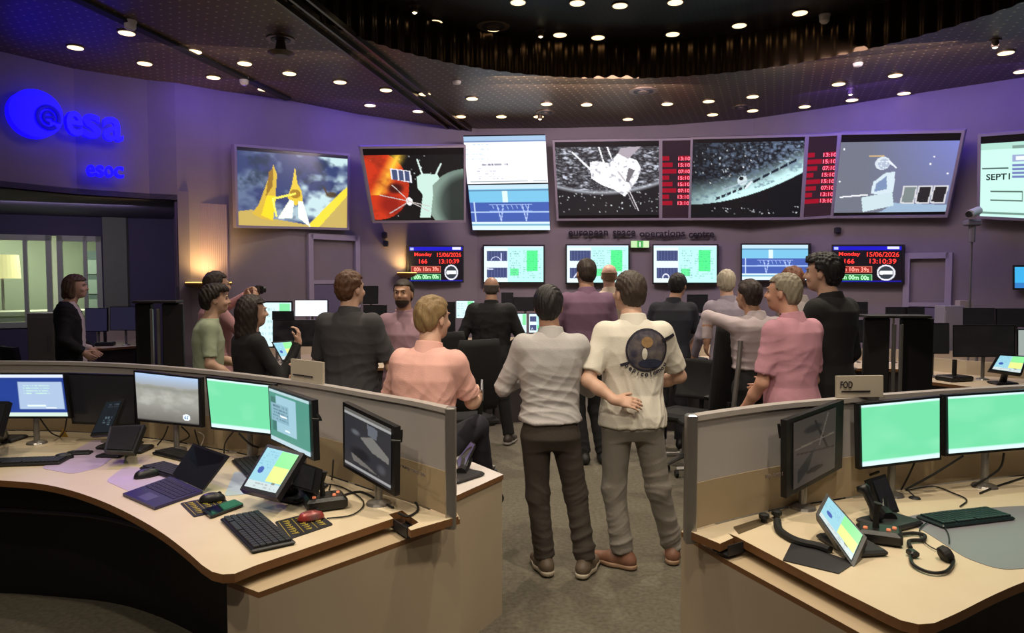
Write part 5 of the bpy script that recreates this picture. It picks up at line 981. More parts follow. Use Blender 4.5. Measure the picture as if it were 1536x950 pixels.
# ================================================================ people: continuous surfaces from blended solids
class Vol:
    def __init__(s, vox=.008): s.ops = []; s.vox = vox; s.lo = np.array([9., 9, 9]); s.hi = -s.lo
    def _b(s, lo, hi, pad=.03): s.lo = np.minimum(s.lo, lo-pad); s.hi = np.maximum(s.hi, hi+pad); return (np.array(lo)-.06, np.array(hi)+.06)
    def cap(s, a, b, ra, rb, k=.02, flat=False, sub=False, sq=None):
        a, b = np.array(a, float), np.array(b, float); m = max(ra, rb); bb = s._b(np.minimum(a, b)-m, np.maximum(a, b)+m) if not sub else (np.minimum(a, b)-m-.06, np.maximum(a, b)+m+.06)
        ab = b-a; L2 = max((ab*ab).sum(), 1e-9); n = ab/math.sqrt(L2)
        def f(X, Y, Z):
            px, py, pz = X-a[0], Y-a[1], Z-a[2]; t = np.clip((px*ab[0]+py*ab[1]+pz*ab[2])/L2, 0, 1); d = np.sqrt((px-t*ab[0])**2+(py-t*ab[1])**2+(pz-t*ab[2])**2)-(ra+(rb-ra)*t)
            if flat: d = np.maximum(d, (X-b[0])*n[0]+(Y-b[1])*n[1]+(Z-b[2])*n[2])
            return d
        s.ops.append((bb, f, k, 'sub' if sub else 'add')); return s
    def ell(s, c, r, R=None, k=.02, sub=False):
        c, r = np.array(c, float), np.array(r, float); m = r.max(); bb = s._b(c-m, c+m, .01) if not sub else (c-m-.06, c+m+.06); R = np.eye(3) if R is None else np.array(R)
        def f(X, Y, Z):
            px, py, pz = X-c[0], Y-c[1], Z-c[2]; q = [(R[0, i]*px+R[1, i]*py+R[2, i]*pz) for i in range(3)]
            k0 = np.sqrt(sum((q[i]/r[i])**2 for i in range(3))); k1 = np.sqrt(sum((q[i]/r[i]**2)**2 for i in range(3)))+1e-6
            return k0*(k0-1)/k1
        s.ops.append((bb, f, k, 'sub' if sub else 'add')); return s
    def loft(s, rows, k=.02, e=2.4):
        """rows: (x, y, z, rx, ry), z increasing"""
        A = np.array(rows, float); bb = s._b(A[:, :3].min(0)-[A[:, 3].max(), A[:, 4].max(), 0], A[:, :3].max(0)+[A[:, 3].max(), A[:, 4].max(), 0])
        def f(X, Y, Z):
            z = Z.ravel(); I = [np.interp(z, A[:, 2], A[:, j]).reshape(Z.shape) for j in (0, 1, 3, 4)]
            k0 = ((np.abs(X-I[0])/I[2])**e+(np.abs(Y-I[1])/I[3])**e)**(1/e); d = (k0-1)*np.minimum(I[2], I[3])
            return np.maximum(d, np.maximum(A[0, 2]-Z, Z-A[-1, 2]))
        s.ops.append((bb, f, k, 'add')); return s
    def cut(s, p, n):
        p, n = np.array(p, float), np.array(n, float); n /= np.linalg.norm(n)
        s.ops.append((None, lambda X, Y, Z: (X-p[0])*n[0]+(Y-p[1])*n[1]+(Z-p[2])*n[2], 0, 'cut')); return s
    def box_sub(s, f): s.ops.append((None, f, 0, 'cut')); return s
    def mesh(s, name, m, parent, disp=None):
        v = s.vox; lo, hi = s.lo, s.hi; n = np.ceil((hi-lo)/v).astype(int)+1; D = np.full(n, 1., 'f')
        ax = [lo[i]+v*np.arange(n[i]) for i in range(3)]
        for bb, f, k, mode in s.ops:
            if bb is None: sl = [slice(0, n[i]) for i in range(3)]
            else:
                a = np.clip(((bb[0]-lo)/v).astype(int), 0, n-1); b = np.clip(((bb[1]-lo)/v).astype(int)+2, 1, n); sl = [slice(a[i], b[i]) for i in range(3)]
            X = ax[0][sl[0]][:, None, None]; Y = ax[1][sl[1]][None, :, None]; Z = ax[2][sl[2]][None, None, :]
            d = f(X, Y, Z).astype('f'); sub = D[tuple(sl)]
            if d.shape != sub.shape: d = np.broadcast_to(d, sub.shape)
            if mode == 'add': h = np.maximum(k-np.abs(sub-d), 0)/k; D[tuple(sl)] = np.minimum(sub, d)-h*h*k*.25
            elif mode == 'sub': D[tuple(sl)] = np.maximum(sub, -d)
            else: D[tuple(sl)] = np.maximum(sub, d)
        D[0] = D[-1] = 1; D[:, 0] = D[:, -1] = 1; D[:, :, 0] = D[:, :, -1] = 1
        S_ = D < 0; cnt = np.zeros(tuple(np.array(D.shape)-1), 'i1'); C = [(i, j, k) for i in (0, 1) for j in (0, 1) for k in (0, 1)]
        for (i, j, k) in C: cnt += S_[i:i+cnt.shape[0], j:j+cnt.shape[1], k:k+cnt.shape[2]]
        M = (cnt > 0) & (cnt < 8); I = np.argwhere(M); idx = np.full(cnt.shape, -1, 'i4'); idx[M] = np.arange(len(I)); P = np.zeros((len(I), 3)); W = np.zeros(len(I))
        Dc = {c: D[I[:, 0]+c[0], I[:, 1]+c[1], I[:, 2]+c[2]] for c in C}
        for c in C:
            for a in range(3):
                if c[a] == 0:
                    c2 = list(c); c2[a] = 1; c2 = tuple(c2); da, db = Dc[c], Dc[c2]; x = (da < 0) != (db < 0); t = np.where(x, da/np.where(x, da-db, 1), 0)
                    q = np.tile(np.array(c, float), (len(I), 1)); q[:, a] += t; P[x] += q[x]; W[x] += 1
        P = (P/W[:, None]+I)*v+lo; F_ = []
        for a in range(3):
            b, c = (a+1) % 3, (a+2) % 3; sl0 = [slice(None)]*3; sl1 = [slice(None)]*3; sl0[a] = slice(0, -1); sl1[a] = slice(1, None)
            s0, s1 = S_[tuple(sl0)], S_[tuple(sl1)]; E = np.argwhere(s0 != s1); E = E[(E[:, b] > 0) & (E[:, c] > 0) & (E[:, b] < D.shape[b]-1) & (E[:, c] < D.shape[c]-1)]
            ins = s0[E[:, 0], E[:, 1], E[:, 2]]; q = []
            for (db, dc) in ((-1, -1), (0, -1), (0, 0), (-1, 0)):
                e = E.copy(); e[:, b] += db; e[:, c] += dc; q.append(idx[e[:, 0], e[:, 1], e[:, 2]])
            Q = np.stack(q, 1); Q[~ins] = Q[~ins][:, ::-1]; F_.append(Q)
        F_ = np.concatenate(F_); F_ = F_[(F_ >= 0).all(1)]
        if disp is not None:
            # vertex normals
            fn = np.cross(P[F_[:, 2]]-P[F_[:, 0]], P[F_[:, 3]]-P[F_[:, 1]]); N = np.zeros_like(P)
            for j in range(4): np.add.at(N, F_[:, j], fn)
            N /= np.linalg.norm(N, axis=1, keepdims=True)+1e-9; P = P+N*disp(P)[:, None]
        me = bpy.data.meshes.new(name); me.vertices.add(len(P)); me.vertices.foreach_set('co', P.astype('f').ravel()); me.loops.add(F_.size); me.loops.foreach_set('vertex_index', F_.astype('i4').ravel())
        me.polygons.add(len(F_)); me.polygons.foreach_set('loop_start', np.arange(0, F_.size, 4, dtype='i4')); me.update(calc_edges=True); me.validate()
        me.polygons.foreach_set('use_smooth', [True]*len(me.polygons)); me.materials.append(m); o = bpy.data.objects.new(name, me); COL.objects.link(o); o.parent = parent; return o
def folds(amp, seed, mode='torso', zc=None):
    r = np.random.RandomState(seed); K = []
    for _ in range(7):
        if mode == 'leg': d = np.array([r.uniform(-.35, .35), r.uniform(-.35, .35), 1.])
        elif mode == 'torso': d = np.array([r.uniform(-1., 1.), r.uniform(-.6, .6), r.uniform(.1, 1.)])
        else: d = r.normal(size=3)
        d /= np.linalg.norm(d); K.append((d*r.uniform(22, 52), r.uniform(0, 6.28), r.uniform(.4, 1.)))
    Q = [(r.normal(size=3)*7, r.uniform(0, 6)) for _ in range(3)]
    def f(P):
        w = sum(np.sin(P @ q+ph) for q, ph in Q)*.9; out = 0
        for k, ph, a in K: x = np.sin(P @ k+ph+w*1.6); out = out+a*(1-np.abs(x))**1.6*np.clip(np.sin(P @ (k[::-1]*.13)+ph*3)+.35, 0, 1)
        g = 1.
        if zc is not None: g = np.interp(P[:, 2], *zc)
        return out*amp*g
    return f
def vv(*a): return np.array(a, float)
def rot(yaw, pitch=0., roll=0.):
    R = Matrix.Rotation(yaw, 3, 'Z') @ Matrix.Rotation(pitch, 3, 'X') @ Matrix.Rotation(roll, 3, 'Y'); return np.array(R)
SKIN = {}
def skin(c): return mat('skin_%d_%d_%d' % c, c, .5, noise=.15, nscale=20, col2=tuple(int(x*.86) for x in c))
def hairm(c): return mat('hair_%d_%d_%d' % c, c, .55, noise=.7, nscale=70, stretch=(1, 1, .25), bump=.5, bscale=160)
def cloth(name, c, **k): return mat(name, c, .85, bump=.25, bscale=220, **k)
def hand(V, w, d, n, side, curl=.5, s=1., spread=.25, thumb=.8):
    """w wrist, d finger direction, n palm normal (fingers curl towards n), side = +-1 thumb side"""
    d = np.array(d, float); d /= np.linalg.norm(d); n = np.array(n, float); n -= d*(n@d); n /= np.linalg.norm(n); t = np.cross(d, n)*side
    V.cap(w-d*.015*s, w+d*.02*s, .024*s, .026*s, .02); V.ell(w+d*.05*s, (.04*s, .036*s, .016*s), np.stack([d, t, n], 1), .015)
    for i, (o, L) in enumerate(((.030, .075), (.0105, .083), (-.0095, .078), (-.029, .062))):
        p = w+d*.082*s+t*o*s-n*0; a = spread*(1.5-i)*.16; c = 0.; dd = d*math.cos(a)+t*math.sin(a)*1.; r = .0088*s if i < 3 else .0075*s
        V.cap(w+d*.045*s+t*o*.8*s, p, r*1.15, r*1.1, .008)
        for j, f in enumerate((.42, .32, .26)):
            c += curl*(.75, .95, .7)[j]; e = dd*math.cos(c)+n*math.sin(c); q = p+e*L*f*s; V.cap(p, q, r*(1-.07*j), r*(.93-.07*j), .004); p = q
    p = w+d*.018*s+t*.024*s; e = d*.62+t*thumb*.8+n*.25; e /= np.linalg.norm(e); q = p+e*.04*s; V.cap(p, q, .0135*s, .011*s, .012); e2 = e*.8+d*.45+n*.35*curl; e2 /= np.linalg.norm(e2); q2 = q+e2*.03*s; V.cap(q, q2, .0105*s, .0095*s, .004); V.cap(q2, q2+(e2*.9+n*.3*curl)*.022*s, .0095*s, .0075*s, .004)
def person(label, u, d, top, yaw=0., bodyc=(206, 160, 132), hair=(60, 44, 34), style='short', shirt=None, sleeve='long', trouser=None, shoe=(40, 36, 36),
           lean=(0, 0), headoff=(0, 0), hyaw=0., hpitch=0., w=1., belly=0., armL=None, armR=None, handL=None, handR=None, legL=None, legR=None, hip=None, hem=None,
           vox=.009, seated=False, beard=None, jacket=None, fold=.004, shoes=True, seed=1, collar=True, sole=None, waistz=None, tuck=False, lanyard=None, footz=0., group='people watching the screens'):
    x = (u-CX)/F*d*1.0; z = CAMZ+ray(u, top).z/ray(u, top).y*d; h = z-footz; s = h/1.75 if not seated else seated
    r = empty('person', (x, d, footz), yaw, label, 'person', group)
    hz = hip if hip is not None else .53*h
    L = np.array([lean[0], lean[1], 0.]); nk = vv(lean[0], lean[1], h-.288*s); hc = vv(lean[0]+headoff[0], lean[1]+.025+headoff[1], h-.118*s); Rh = rot(hyaw, hpitch)
    H = lambda a, b, c: hc+Rh@(vv(a, b, c)*s)
    sk = skin(bodyc); B = Vol(vox); pel = vv(0, 0, hz)
    def rows(g, top=.0):
        o = []
        for t, rx, ry, fy in ((-.22, .150, .105, 0), (0, .166, .118, -.005), (.22, .152, .108+belly*.5, .01+belly*.3), (.42, .160, .112+belly*.4, .01+belly*.2), (.68, .178, .122, .0), (.86, .170, .104, -.012), (.96, .118, .078, -.012), (1.03, .070, .062, 0)):
            c = pel+(nk-pel)*t; q = t*t if t > 0 else 0; c = vv(lean[0]*q, lean[1]*q+fy*s, hz+(nk[2]-hz)*t); o.append((c[0], c[1], c[2], rx*w*s+g, ry*(w*.5+.5)*s+g))
        return o
    # skin body
    B.loft(rows(-.012), .02)
    sh = [nk+vv(i*.163*w*s, -.01, -.062*s) for i in (-1, 1)]
    arms = []
    for i, a in ((0, armL), (1, armR)):
        sg = -1 if i == 0 else 1
        if a is None: a = (vv(sg*.235*w, -.03, .62*h), vv(sg*.235*w, .06, .475*h))
        el, wr = [np.array(q, float) for q in a]; arms.append((sh[i], el, wr))
        B.cap(sh[i], el, .047*s*w, .038*s, .03); B.cap(el, el+(wr-el)*.4, .040*s, .038*s, .02); B.cap(el+(wr-el)*.4, wr, .038*s, .025*s, .02)
        hd = (handL, handR)[i]
        if hd is None: dd = (wr-el)/np.linalg.norm(wr-el); hd = (dd*.9+vv(0, .1, -.2), vv(-sg, .2, 0), .45)
        if hd != 'none': hand(B, wr, hd[0], hd[1], (1 if i else -1)*(hd[3] if len(hd) > 3 else 1), hd[2], s)
    B.cap(nk+vv(0, 0, -.03), H(0, -.018, -.05), .066*s, .057*s, .03)
    B.ell(H(0, -.012, .03), vv(.0765, .098, .088)*s, Rh, .02); B.ell(H(0, .022, -.03), vv(.062, .074, .085)*s, Rh, .02); B.ell(H(0, .045, -.078), vv(.040, .045, .036)*s, Rh, .02)
    for i in (-1, 1):
        B.ell(H(i*.077, -.008, -.012), vv(.009, .019, .031)*s, Rh, .006); B.ell(H(i*.031, .096, .012), vv(.013, .012, .009)*s, Rh, sub=True); B.ell(H(i*.034, .074, -.028), vv(.022, .02, .02)*s, Rh, .015)
    B.cap(H(0, .092, .018), H(0, .112, -.022), .007*s, .012*s, .01); B.ell(H(0, .101, -.026), vv(.017, .012, .009)*s, Rh, .008); B.ell(H(0, .088, -.052), vv(.024, .011, .0065)*s, Rh, .006); B.ell(H(0, .086, -.062), vv(.021, .011, .0065)*s, Rh, .006); B.ell(H(0, .088, .032), vv(.045, .012, .008)*s, Rh, .012)
    B.mesh('body', sk, r)
    facing = abs(((yaw+hyaw+PI) % (2*PI))-PI) > .8
    if facing:
        for i in (-1, 1):
            c = Vector(H(i*.031, .076, .012)); ev = MB().lathe(c, [(.0001, -.010), (.007, -.007), (.010, 0), (.007, .007), (.0001, .010)], 12).build('eye', mat('eye_white', (150, 138, 132), .35), r, True)
            MB().lathe(Vector(H(i*.031, .0855, .012)), [(.0055, -.0004), (.0055, .0012)], 12, Matrix(Rh.tolist()) @ Matrix.Rotation(-PI/2, 3, 'X')).build('iris', mat('dark_iris', (40, 28, 20), .2), ev)
        Eb = MB()
        for i in (-1, 1): MB().tube([Vector(H(i*.016, .1, .030)), Vector(H(i*.034, .0985, .034)), Vector(H(i*.05, .088, .028))], .002, 6).build('eyebrow', hairm(tuple(int(x*.7) for x in hair)), r)
    # hair
    hm = hairm(hair); V = Vol(.006)
    def hcut(f):  # f(r,f,u) in head axes >0 removed
        def g(X, Y, Z):
            px, py, pz = X-hc[0], Y-hc[1], Z-hc[2]; q = [(Rh[0, i]*px+Rh[1, i]*py+Rh[2, i]*pz)/s for i in range(3)]
            X_, Y_, Z_ = np.broadcast_arrays(*q); return f(X_, Y_, Z_)*s
        return V.box_sub(g)
    T = {'short': .010, 'thick': .018, 'bald': .004, 'long': .02, 'bob': .018, 'crop': .006}[style]
    V.ell(H(0, -.014, .034), (vv(.0785, .099, .089)+T)*s, Rh, .02)
    if style in ('short', 'thick', 'crop', 'bob', 'long'):
        V.ell(H(0, -.045, -.02), (vv(.064, .062, .062)+T*.8)*s, Rh, .03)
        if style == 'thick': V.ell(H(.01, .03, .09), vv(.07, .075, .045)*s, Rh, .03)
    if style in ('short', 'thick', 'crop'):
        hcut(lambda X, Y, Z: np.minimum(np.minimum(Y-.045+np.abs(X)*.25, .072-Z), 1)); hcut(lambda X, Y, Z: np.minimum(Y+.035-.25*(Z+.01), -.0-Z)); hcut(lambda X, Y, Z: -.082-Z+.0*X)
        hcut(lambda X, Y, Z: np.minimum(np.minimum(Y-.008, .03-Z), 1)); hcut(lambda X, Y, Z: np.minimum(.02-np.hypot(Y+.008, (Z+.012)*.7), .2-np.abs(X)))
    elif style == 'bald':
        V.ell(H(0, -.04, -.02), vv(.07, .064, .05)*s, Rh, .02)
        hcut(lambda X, Y, Z: Z-.038+.0*X); hcut(lambda X, Y, Z: Y-.012); hcut(lambda X, Y, Z: -.07-Z); hcut(lambda X, Y, Z: np.minimum(Y+.03, -.0-Z))
    elif style in ('long', 'bob'):
        e = -.22 if style == 'long' else -.13
        V.cap(H(0, -.05, -.02), H(0, -.075, e+.05), .082*s, .07*s, .04); V.cap(H(-.055, -.03, -.02), H(-.065, -.03, e+.04), .042*s, .035*s, .03); V.cap(H(.055, -.03, -.02), H(.065, -.03, e+.04), .042*s, .035*s, .03)
        hcut(lambda X, Y, Z: np.minimum(np.minimum(Y-.04+np.abs(X)*.3, .07-Z), 1)); hcut(lambda X, Y, Z: np.minimum(np.minimum(Y-.012, .06-Z), .066-np.abs(X)))
    rs = np.random.RandomState(seed); K = [(rs.normal(size=3)*vv(160, 160, 60), rs.uniform(0, 6)) for _ in range(5)]; ha = {'thick': .0035, 'bald': .0006, 'crop': .001}.get(style, .0022)*s
    V.mesh('hair', hm, r, lambda P: sum(np.sin(P@k+p) for k, p in K)*ha*.6)
    if beard:
        V = Vol(.006); V.ell(H(0, .03, -.06), vv(.0605, .07, .058)*s, Rh, .01); V.ell(H(0, .05, -.08), vv(.044, .046, .04)*s, Rh, .01)
        hcut(lambda X, Y, Z: Z+.02+.0*X); hcut(lambda X, Y, Z: -.0-Y); hcut(lambda X, Y, Z: np.minimum(np.minimum(Y-.07, Z+.046), .028-np.abs(X))); V.mesh('beard', hairm(beard), r, lambda P: P[:, 0]*0-.002)
    # shirt
    name, sc = shirt; V = Vol(vox); g = .012 if not jacket else .02; g *= s
    hemz = hem if hem is not None else hz-.06*h; R_ = rows(g); R_[0] = (R_[0][0], R_[0][1], min(R_[0][2], hemz-.01), R_[1][3]*1.05, R_[1][4]*1.08); R_[1] = R_[1][:3]+(R_[1][3]*1.04, R_[1][4]*1.06)
    V.loft(R_, .03, 2.3)
    for i in (0, 1):
        a, el, wr = arms[i]; V.ell(a+vv((-1 if i == 0 else 1)*-.01, 0, -.0), vv(.062, .062, .062)*s*w+(.012 if jacket else 0), None, .05)
        if sleeve == 'short': V.cap(a, a+(el-a)*.82, .058*s*w, .058*s*w, .035, flat=True)
        elif sleeve == 'rolled': V.cap(a, el, .058*s, .05*s, .035); V.cap(el, el+(wr-el)*.25, .05*s, .046*s, .02, flat=True)
        else: V.cap(a, el, (.062 if jacket else .057)*s*w, (.054 if jacket else .048)*s, .035); V.cap(el, wr-(wr-el)*.03, (.052 if jacket else .046)*s, (.042 if jacket else .035)*s, .02, flat=True)
    if collar: V.cap(nk+vv(0, -.0, -.02*s), nk+vv(0, .008, .035*s), .070*s, .063*s, .012, flat=True)
    V.cut((0, 0, hemz), (0, 0, -1)); sm = cloth(name, sc) if isinstance(sc, tuple) else sc
    so = V.mesh(name.split(':')[-1] if 0 else ('jacket' if jacket else 'shirt'), sm, r, folds(fold, seed, 'torso', ([0, hemz, hz+.12*h, hz+.25*h, 3], [1.3, 1.3, 1., .35, .3])))
    if collar: # folded collar
        V = Vol(.006); V.cap(nk+vv(0, -.01, -.03*s), nk+vv(0, .004, .046*s), .090*s, .072*s, .01, flat=True); V.cap(nk+vv(0, .0, -.1*s), nk+vv(0, .014, .2*s), .062*s, .062*s, sub=True); V.cut(nk+vv(0, 0, -.012*s), (0, .12, -1)); V.mesh('collar', sm, r)
    # trousers
    if trouser:
        V = Vol(vox); wz = waistz or hz+.02*h; V.loft([(0, 0, hz-.085*h, .140*w*s, .100*s), (0, -.012, hz-.045*h, .165*w*s, .126*s), (0, -.01, hz+.0*h, .160*w*s, .118*s), (0, 0, hz+.06*h, .146*w*s, .104*s)], .03)
        for i, lg in ((0, legL), (1, legR)):
            sg = -1 if i == 0 else 1; hp = vv(sg*.088*s, -.005, hz-.045*h)
            if lg is None: lg = (vv(sg*.095, .01, .285*h), vv(sg*.10, 0, .055*h), sg*-.15)
            kn, an = np.array(lg[0], float), np.array(lg[1], float); V.cap(hp, kn, .090*s, .068*s, .03); V.cap(kn, an+(kn-an)*.0, .067*s, .060*s, .03, flat=True)
            if shoes:
                ft = rot(lg[2]); W_ = Vol(.007); A = vv(an[0], an[1], an[2]); z0 = A[2]-.055*h if not seated else A[2]-.08; A = vv(A[0], A[1], 0); q = lambda x_, y_, z_: vv(A[0], A[1], z0)+ft@(vv(x_, y_, z_)*s)
                W_.cap(q(0, -.05, .045), q(0, .06, .05), .040*s, .040*s, .03).cap(q(0, .06, .04), q(.0, .165, .03), .042*s, .036*s, .03).cap(q(0, -.03, .06), q(0, -.02, .10), .04*s, .042*s, .03).cut((0, 0, z0+.004), (0, 0, -1))
                sho = W_.mesh('shoe', mat('shoe_%d_%d_%d' % shoe, shoe, .55, noise=.3, nscale=20), r)
                if sole:
                    W_ = Vol(.006); W_.cap(q(0, -.052, .02), q(0, .06, .02), .043*s, .045*s, .03).cap(q(0, .06, .02), q(.0, .168, .02), .045*s, .038*s, .03).cut((0, 0, z0+.001), (0, 0, -1)).cut((0, 0, z0+.028), (0, 0, 1)); W_.mesh('sole', mat('sole_%d_%d_%d' % sole, sole, .6), sho)
        V.cut((0, 0, hz+.045*h), (0, 0, 1)); tn, tc = trouser
        V.mesh('trousers', cloth(tn, tc), r, folds(fold*1.1, seed+7, 'leg', ([0, .1*h, .2*h, .28*h, .34*h, .42*h, .46*h, 2], [1.7, 1.2, .35, .8, .3, .3, .05, .0])))
    if lanyard:
        pts = [nk+vv(.070*math.sin(q)*s, .008-.066*math.cos(q)*s, (.026-.014*math.cos(q))*s) for q in np.linspace(-2.2, 2.2, 18)]
        m = MB()
        for a, b in zip(pts, pts[1:]):
            o_ = vv(0, 0, .011*s); c0, c1 = a+(a-nk)*0, b; n_ = vv(a[0]-nk[0], a[1]-nk[1], 0)*.04
            m.add([c0-o_, c1-o_, c1+o_, c0+o_, c0-o_+n_, c1-o_+n_, c1+o_+n_, c0+o_+n_], [(0, 3, 2, 1), (4, 5, 6, 7), (0, 1, 5, 4), (2, 3, 7, 6)])
        m.build('lanyard', mat('lanyard_%d_%d_%d' % lanyard, lanyard, .6), r)
    return r, dict(hc=hc, nk=nk, Rh=Rh, h=h, s=s, hz=hz)
FAIR = (206, 165, 143); TAN = (180, 138, 114); PALE = (222, 180, 156)
# nearest two men, seen from behind in the aisle
person('man in a pale striped shirt with a red lanyard, arms crossed, seen from behind', 826, 4.08, 430, .06, TAN, (26, 22, 24), 'short', ('striped_shirt', (176, 172, 172)), 'long', ('dark_trousers', (58, 50, 44)), (92, 78, 64),
       armL=(vv(-.265, .07, 1.08), vv(-.08, .25, 1.12)), armR=(vv(.24, .12, 1.06), vv(.07, .27, 1.1)), handL=(vv(1, .1, .1), vv(0, -1, 0), .4, 1), handR=(vv(-1, .1, .1), vv(0, -1, 0), .4, 1),
       legL=(vv(-.07, .02, .47), vv(-.03, .02, .10), .25), legR=(vv(.15, .02, .47), vv(.20, -.03, .10), -.5), hem=.90, vox=.007, fold=.006, seed=3, sole=(170, 158, 140), lanyard=(170, 30, 34), headoff=(-.01, .0), hyaw=-.15, w=1.02)
W12, I12 = person('man in a white polo with a round back emblem, one hand on his back', 950, 4.16, 409, 0, FAIR, (66, 54, 46), 'short', ('cream_polo', (216, 210, 198)), 'short', ('grey_jeans', (128, 122, 114)), (122, 84, 66),
       armL=(vv(-.27, -.10, 1.13), vv(-.125, -.185, 1.03)), handL=(vv(1, -.12, -.12), vv(0, .6, -.5), .35, -1), armR=(vv(.29, .08, 1.13), vv(.16, .26, 1.05)), handR=(vv(-1, .1, 0), vv(0, -1, 0), .4, 1),
       legL=(vv(-.10, .03, .47), vv(-.05, .02, .10), 1.0), legR=(vv(.16, .03, .47), vv(.27, .12, .10), -.2), hem=.86, vox=.007, fold=.005, seed=9, sole=(150, 120, 96), headoff=(-.02, .02), hyaw=.45, hpitch=.12, w=1.03)
# round emblem printed on the back of the white polo
s = I12['s']; bp = bpy.data.objects.get('none'); sh12 = [c for c in COL.objects if c.parent == W12 and c.name.startswith('shirt')][0]
from mathutils.bvhtree import BVHTree
me = sh12.data; tree = BVHTree.FromPolygons([v.co for v in me.vertices], [tuple(p.vertices) for p in me.polygons])
def onback(x, z, off=.004):
    hit = tree.ray_cast(Vector((x, -1, z)), Vector((0, 1, 0))); return (hit[0]+Vector((0, -off, 0))) if hit[0] else Vector((x, -.13, z))
cxm, czm, rm = .058, 1.305, .120
def backdisc(rad0, rad1, a0, a1, m, name, off=.004, nr=10, na=48, cx=0, cz=0, sx=1., sz=1.):
    vs = []; fs = []
    for i in range(nr+1):
        for j in range(na+1):
            rr = rad0+(rad1-rad0)*i/nr; q = a0+(a1-a0)*j/na; vs.append(onback(cxm+cx+rr*math.cos(q)*sx, czm+cz+rr*math.sin(q)*sz, off))
    for i in range(nr):
        for j in range(na): a = i*(na+1)+j; fs.append((a, a+1, a+na+2, a+na+1))
    o = link(name, vs, fs, m, W12, True); return o
EMB = mat('emblem_print', (44, 42, 62), .8, noise=.8, nscale=16, col2=(120, 110, 104))
backdisc(.001, rm, 0, 2*PI, EMB, 'back_emblem'); backdisc(rm*.93, rm*1.02, 0, 2*PI, mat('emblem_rim', (30, 28, 44), .8), 'emblem_rim', .006, 2)
backdisc(.001, .034, 0, 2*PI, mat('emblem_tan', (150, 118, 80), .8, noise=.6, nscale=60), 'emblem_head', .007, 4, 20, .0, .045, 1, .9); backdisc(.001, .05, 0, 2*PI, mat('emblem_navy', (34, 40, 66), .8), 'emblem_base', .007, 4, 24, .02, -.075, 1.4, .5); backdisc(.001, .022, 0, 2*PI, mat('emblem_white', (205, 200, 190), .8), 'emblem_body', .008, 4, 20, -.015, -.02, .7, 1.5)
def backline(pts, wd, name, m):
    vs = []; fs = []; n = 14; P = []
    for k in range(n+1):
        t = k/n; p = Vector(pts[0])*(1-t)+Vector(pts[1])*t; P.append(p)
    d = (Vector(pts[1])-Vector(pts[0])).normalized(); q = Vector((-d.y, d.x))*wd/2
    for p in P: vs += [onback(p.x+q.x, p.y+q.y, .008), onback(p.x-q.x, p.y-q.y, .008)]
    for k in range(n): fs.append((2*k, 2*k+1, 2*k+3, 2*k+2))
    return link(name, vs, fs, m, W12)
NV = MC['emblem_rim']; backline([(cxm-.15, czm-.085), (cxm-.1, czm-.07)], .016, 'emblem_pole', NV); backline([(cxm+.09, czm+.05), (cxm+.165, czm+.085)], .018, 'emblem_pole', NV)
for k, ch in enumerate('bepicolombo'):
    a = math.radians(-142+k*10.4); R0 = rm*1.17; c = onback(cxm+R0*math.cos(a), czm+R0*math.sin(a), .006); rt = Vector((-math.sin(a), 0, math.cos(a))); up = Vector((-math.cos(a), 0, -math.sin(a)))
    text('emblem_letter', ch, c, rt, up, NV, W12, height=.027 if ch in 'bpl' else .02, ext=.001, bold=.035)
# seated on the low counter
person('man with blond hair in a light pink polo sitting on the low counter', 632, 3.92, 447, -.35, FAIR, (142, 116, 78), 'short', ('pink_polo', (222, 170, 160)), 'short', ('navy_trousers', (30, 28, 40)), (30, 28, 30), seated=1.0, hip=.83,
       lean=(.02, .05), headoff=(.0, .03), hyaw=-.35, hpitch=-.05, armL=(vv(-.27, .12, 1.0), vv(-.1, .3, .93)), armR=(vv(.23, .16, 1.02), vv(.16, .38, .98)), handR=(vv(-.05, 1, .12), vv(-1, 0, .2), .7, 1), handL=(vv(.6, .8, .0), vv(0, 0, 1), .5, 1),
       legL=(vv(-.12, .44, .82), vv(-.12, .52, .36), .1), legR=(vv(.14, .44, .82), vv(.16, .54, .36), -.1), hem=.80, vox=.007, fold=.006, seed=13, w=1.0)
ang = -.35; px = (632-CX)/F*3.92; hx, hy = .15, .50; o = MB().box((0, 0, 0), (.012, .075, .14), Matrix.Rotation(.9, 3, 'X'), bev=.004).build('mobile_phone', mat('phone_silver', (170, 170, 180), .25, .3)); o.location = (px+hx*math.cos(ang)-hy*math.sin(ang), 3.92+hx*math.sin(ang)+hy*math.cos(ang), 1.03); tag(o, 'pale mobile phone held by the seated man in the pink polo', 'phone')
person('bearded man in a mauve shirt facing the camera left of centre', 606, 5.9, 420, PI-.1, TAN, (44, 32, 26), 'crop', ('mauve_shirt', (170, 136, 150)), 'long', ('black_trousers', (24, 23, 27)), lean=(0, .0), beard=(58, 42, 34), armL=(vv(-.27, .04, 1.08), vv(-.1, .22, 1.05)), armR=(vv(.27, .04, 1.08), vv(.1, .22, 1.08)), seed=15, hyaw=-.05)
person('man in a dark grey short sleeved shirt seen from behind, left of the seated man', 524, 4.95, 408, -.25, FAIR, (96, 62, 40), 'short', ('charcoal_shirt', (62, 60, 64)), 'short', ('dark_jeans', (36, 38, 48)), w=1.08, belly=.03, armL=(vv(-.27, .05, 1.1), vv(-.2, .25, 1.02)), armR=(vv(.28, .06, 1.1), vv(.22, .27, 1.02)), hyaw=-.35, hem=.88, seed=17, lanyard=(24, 24, 30), fold=.006)
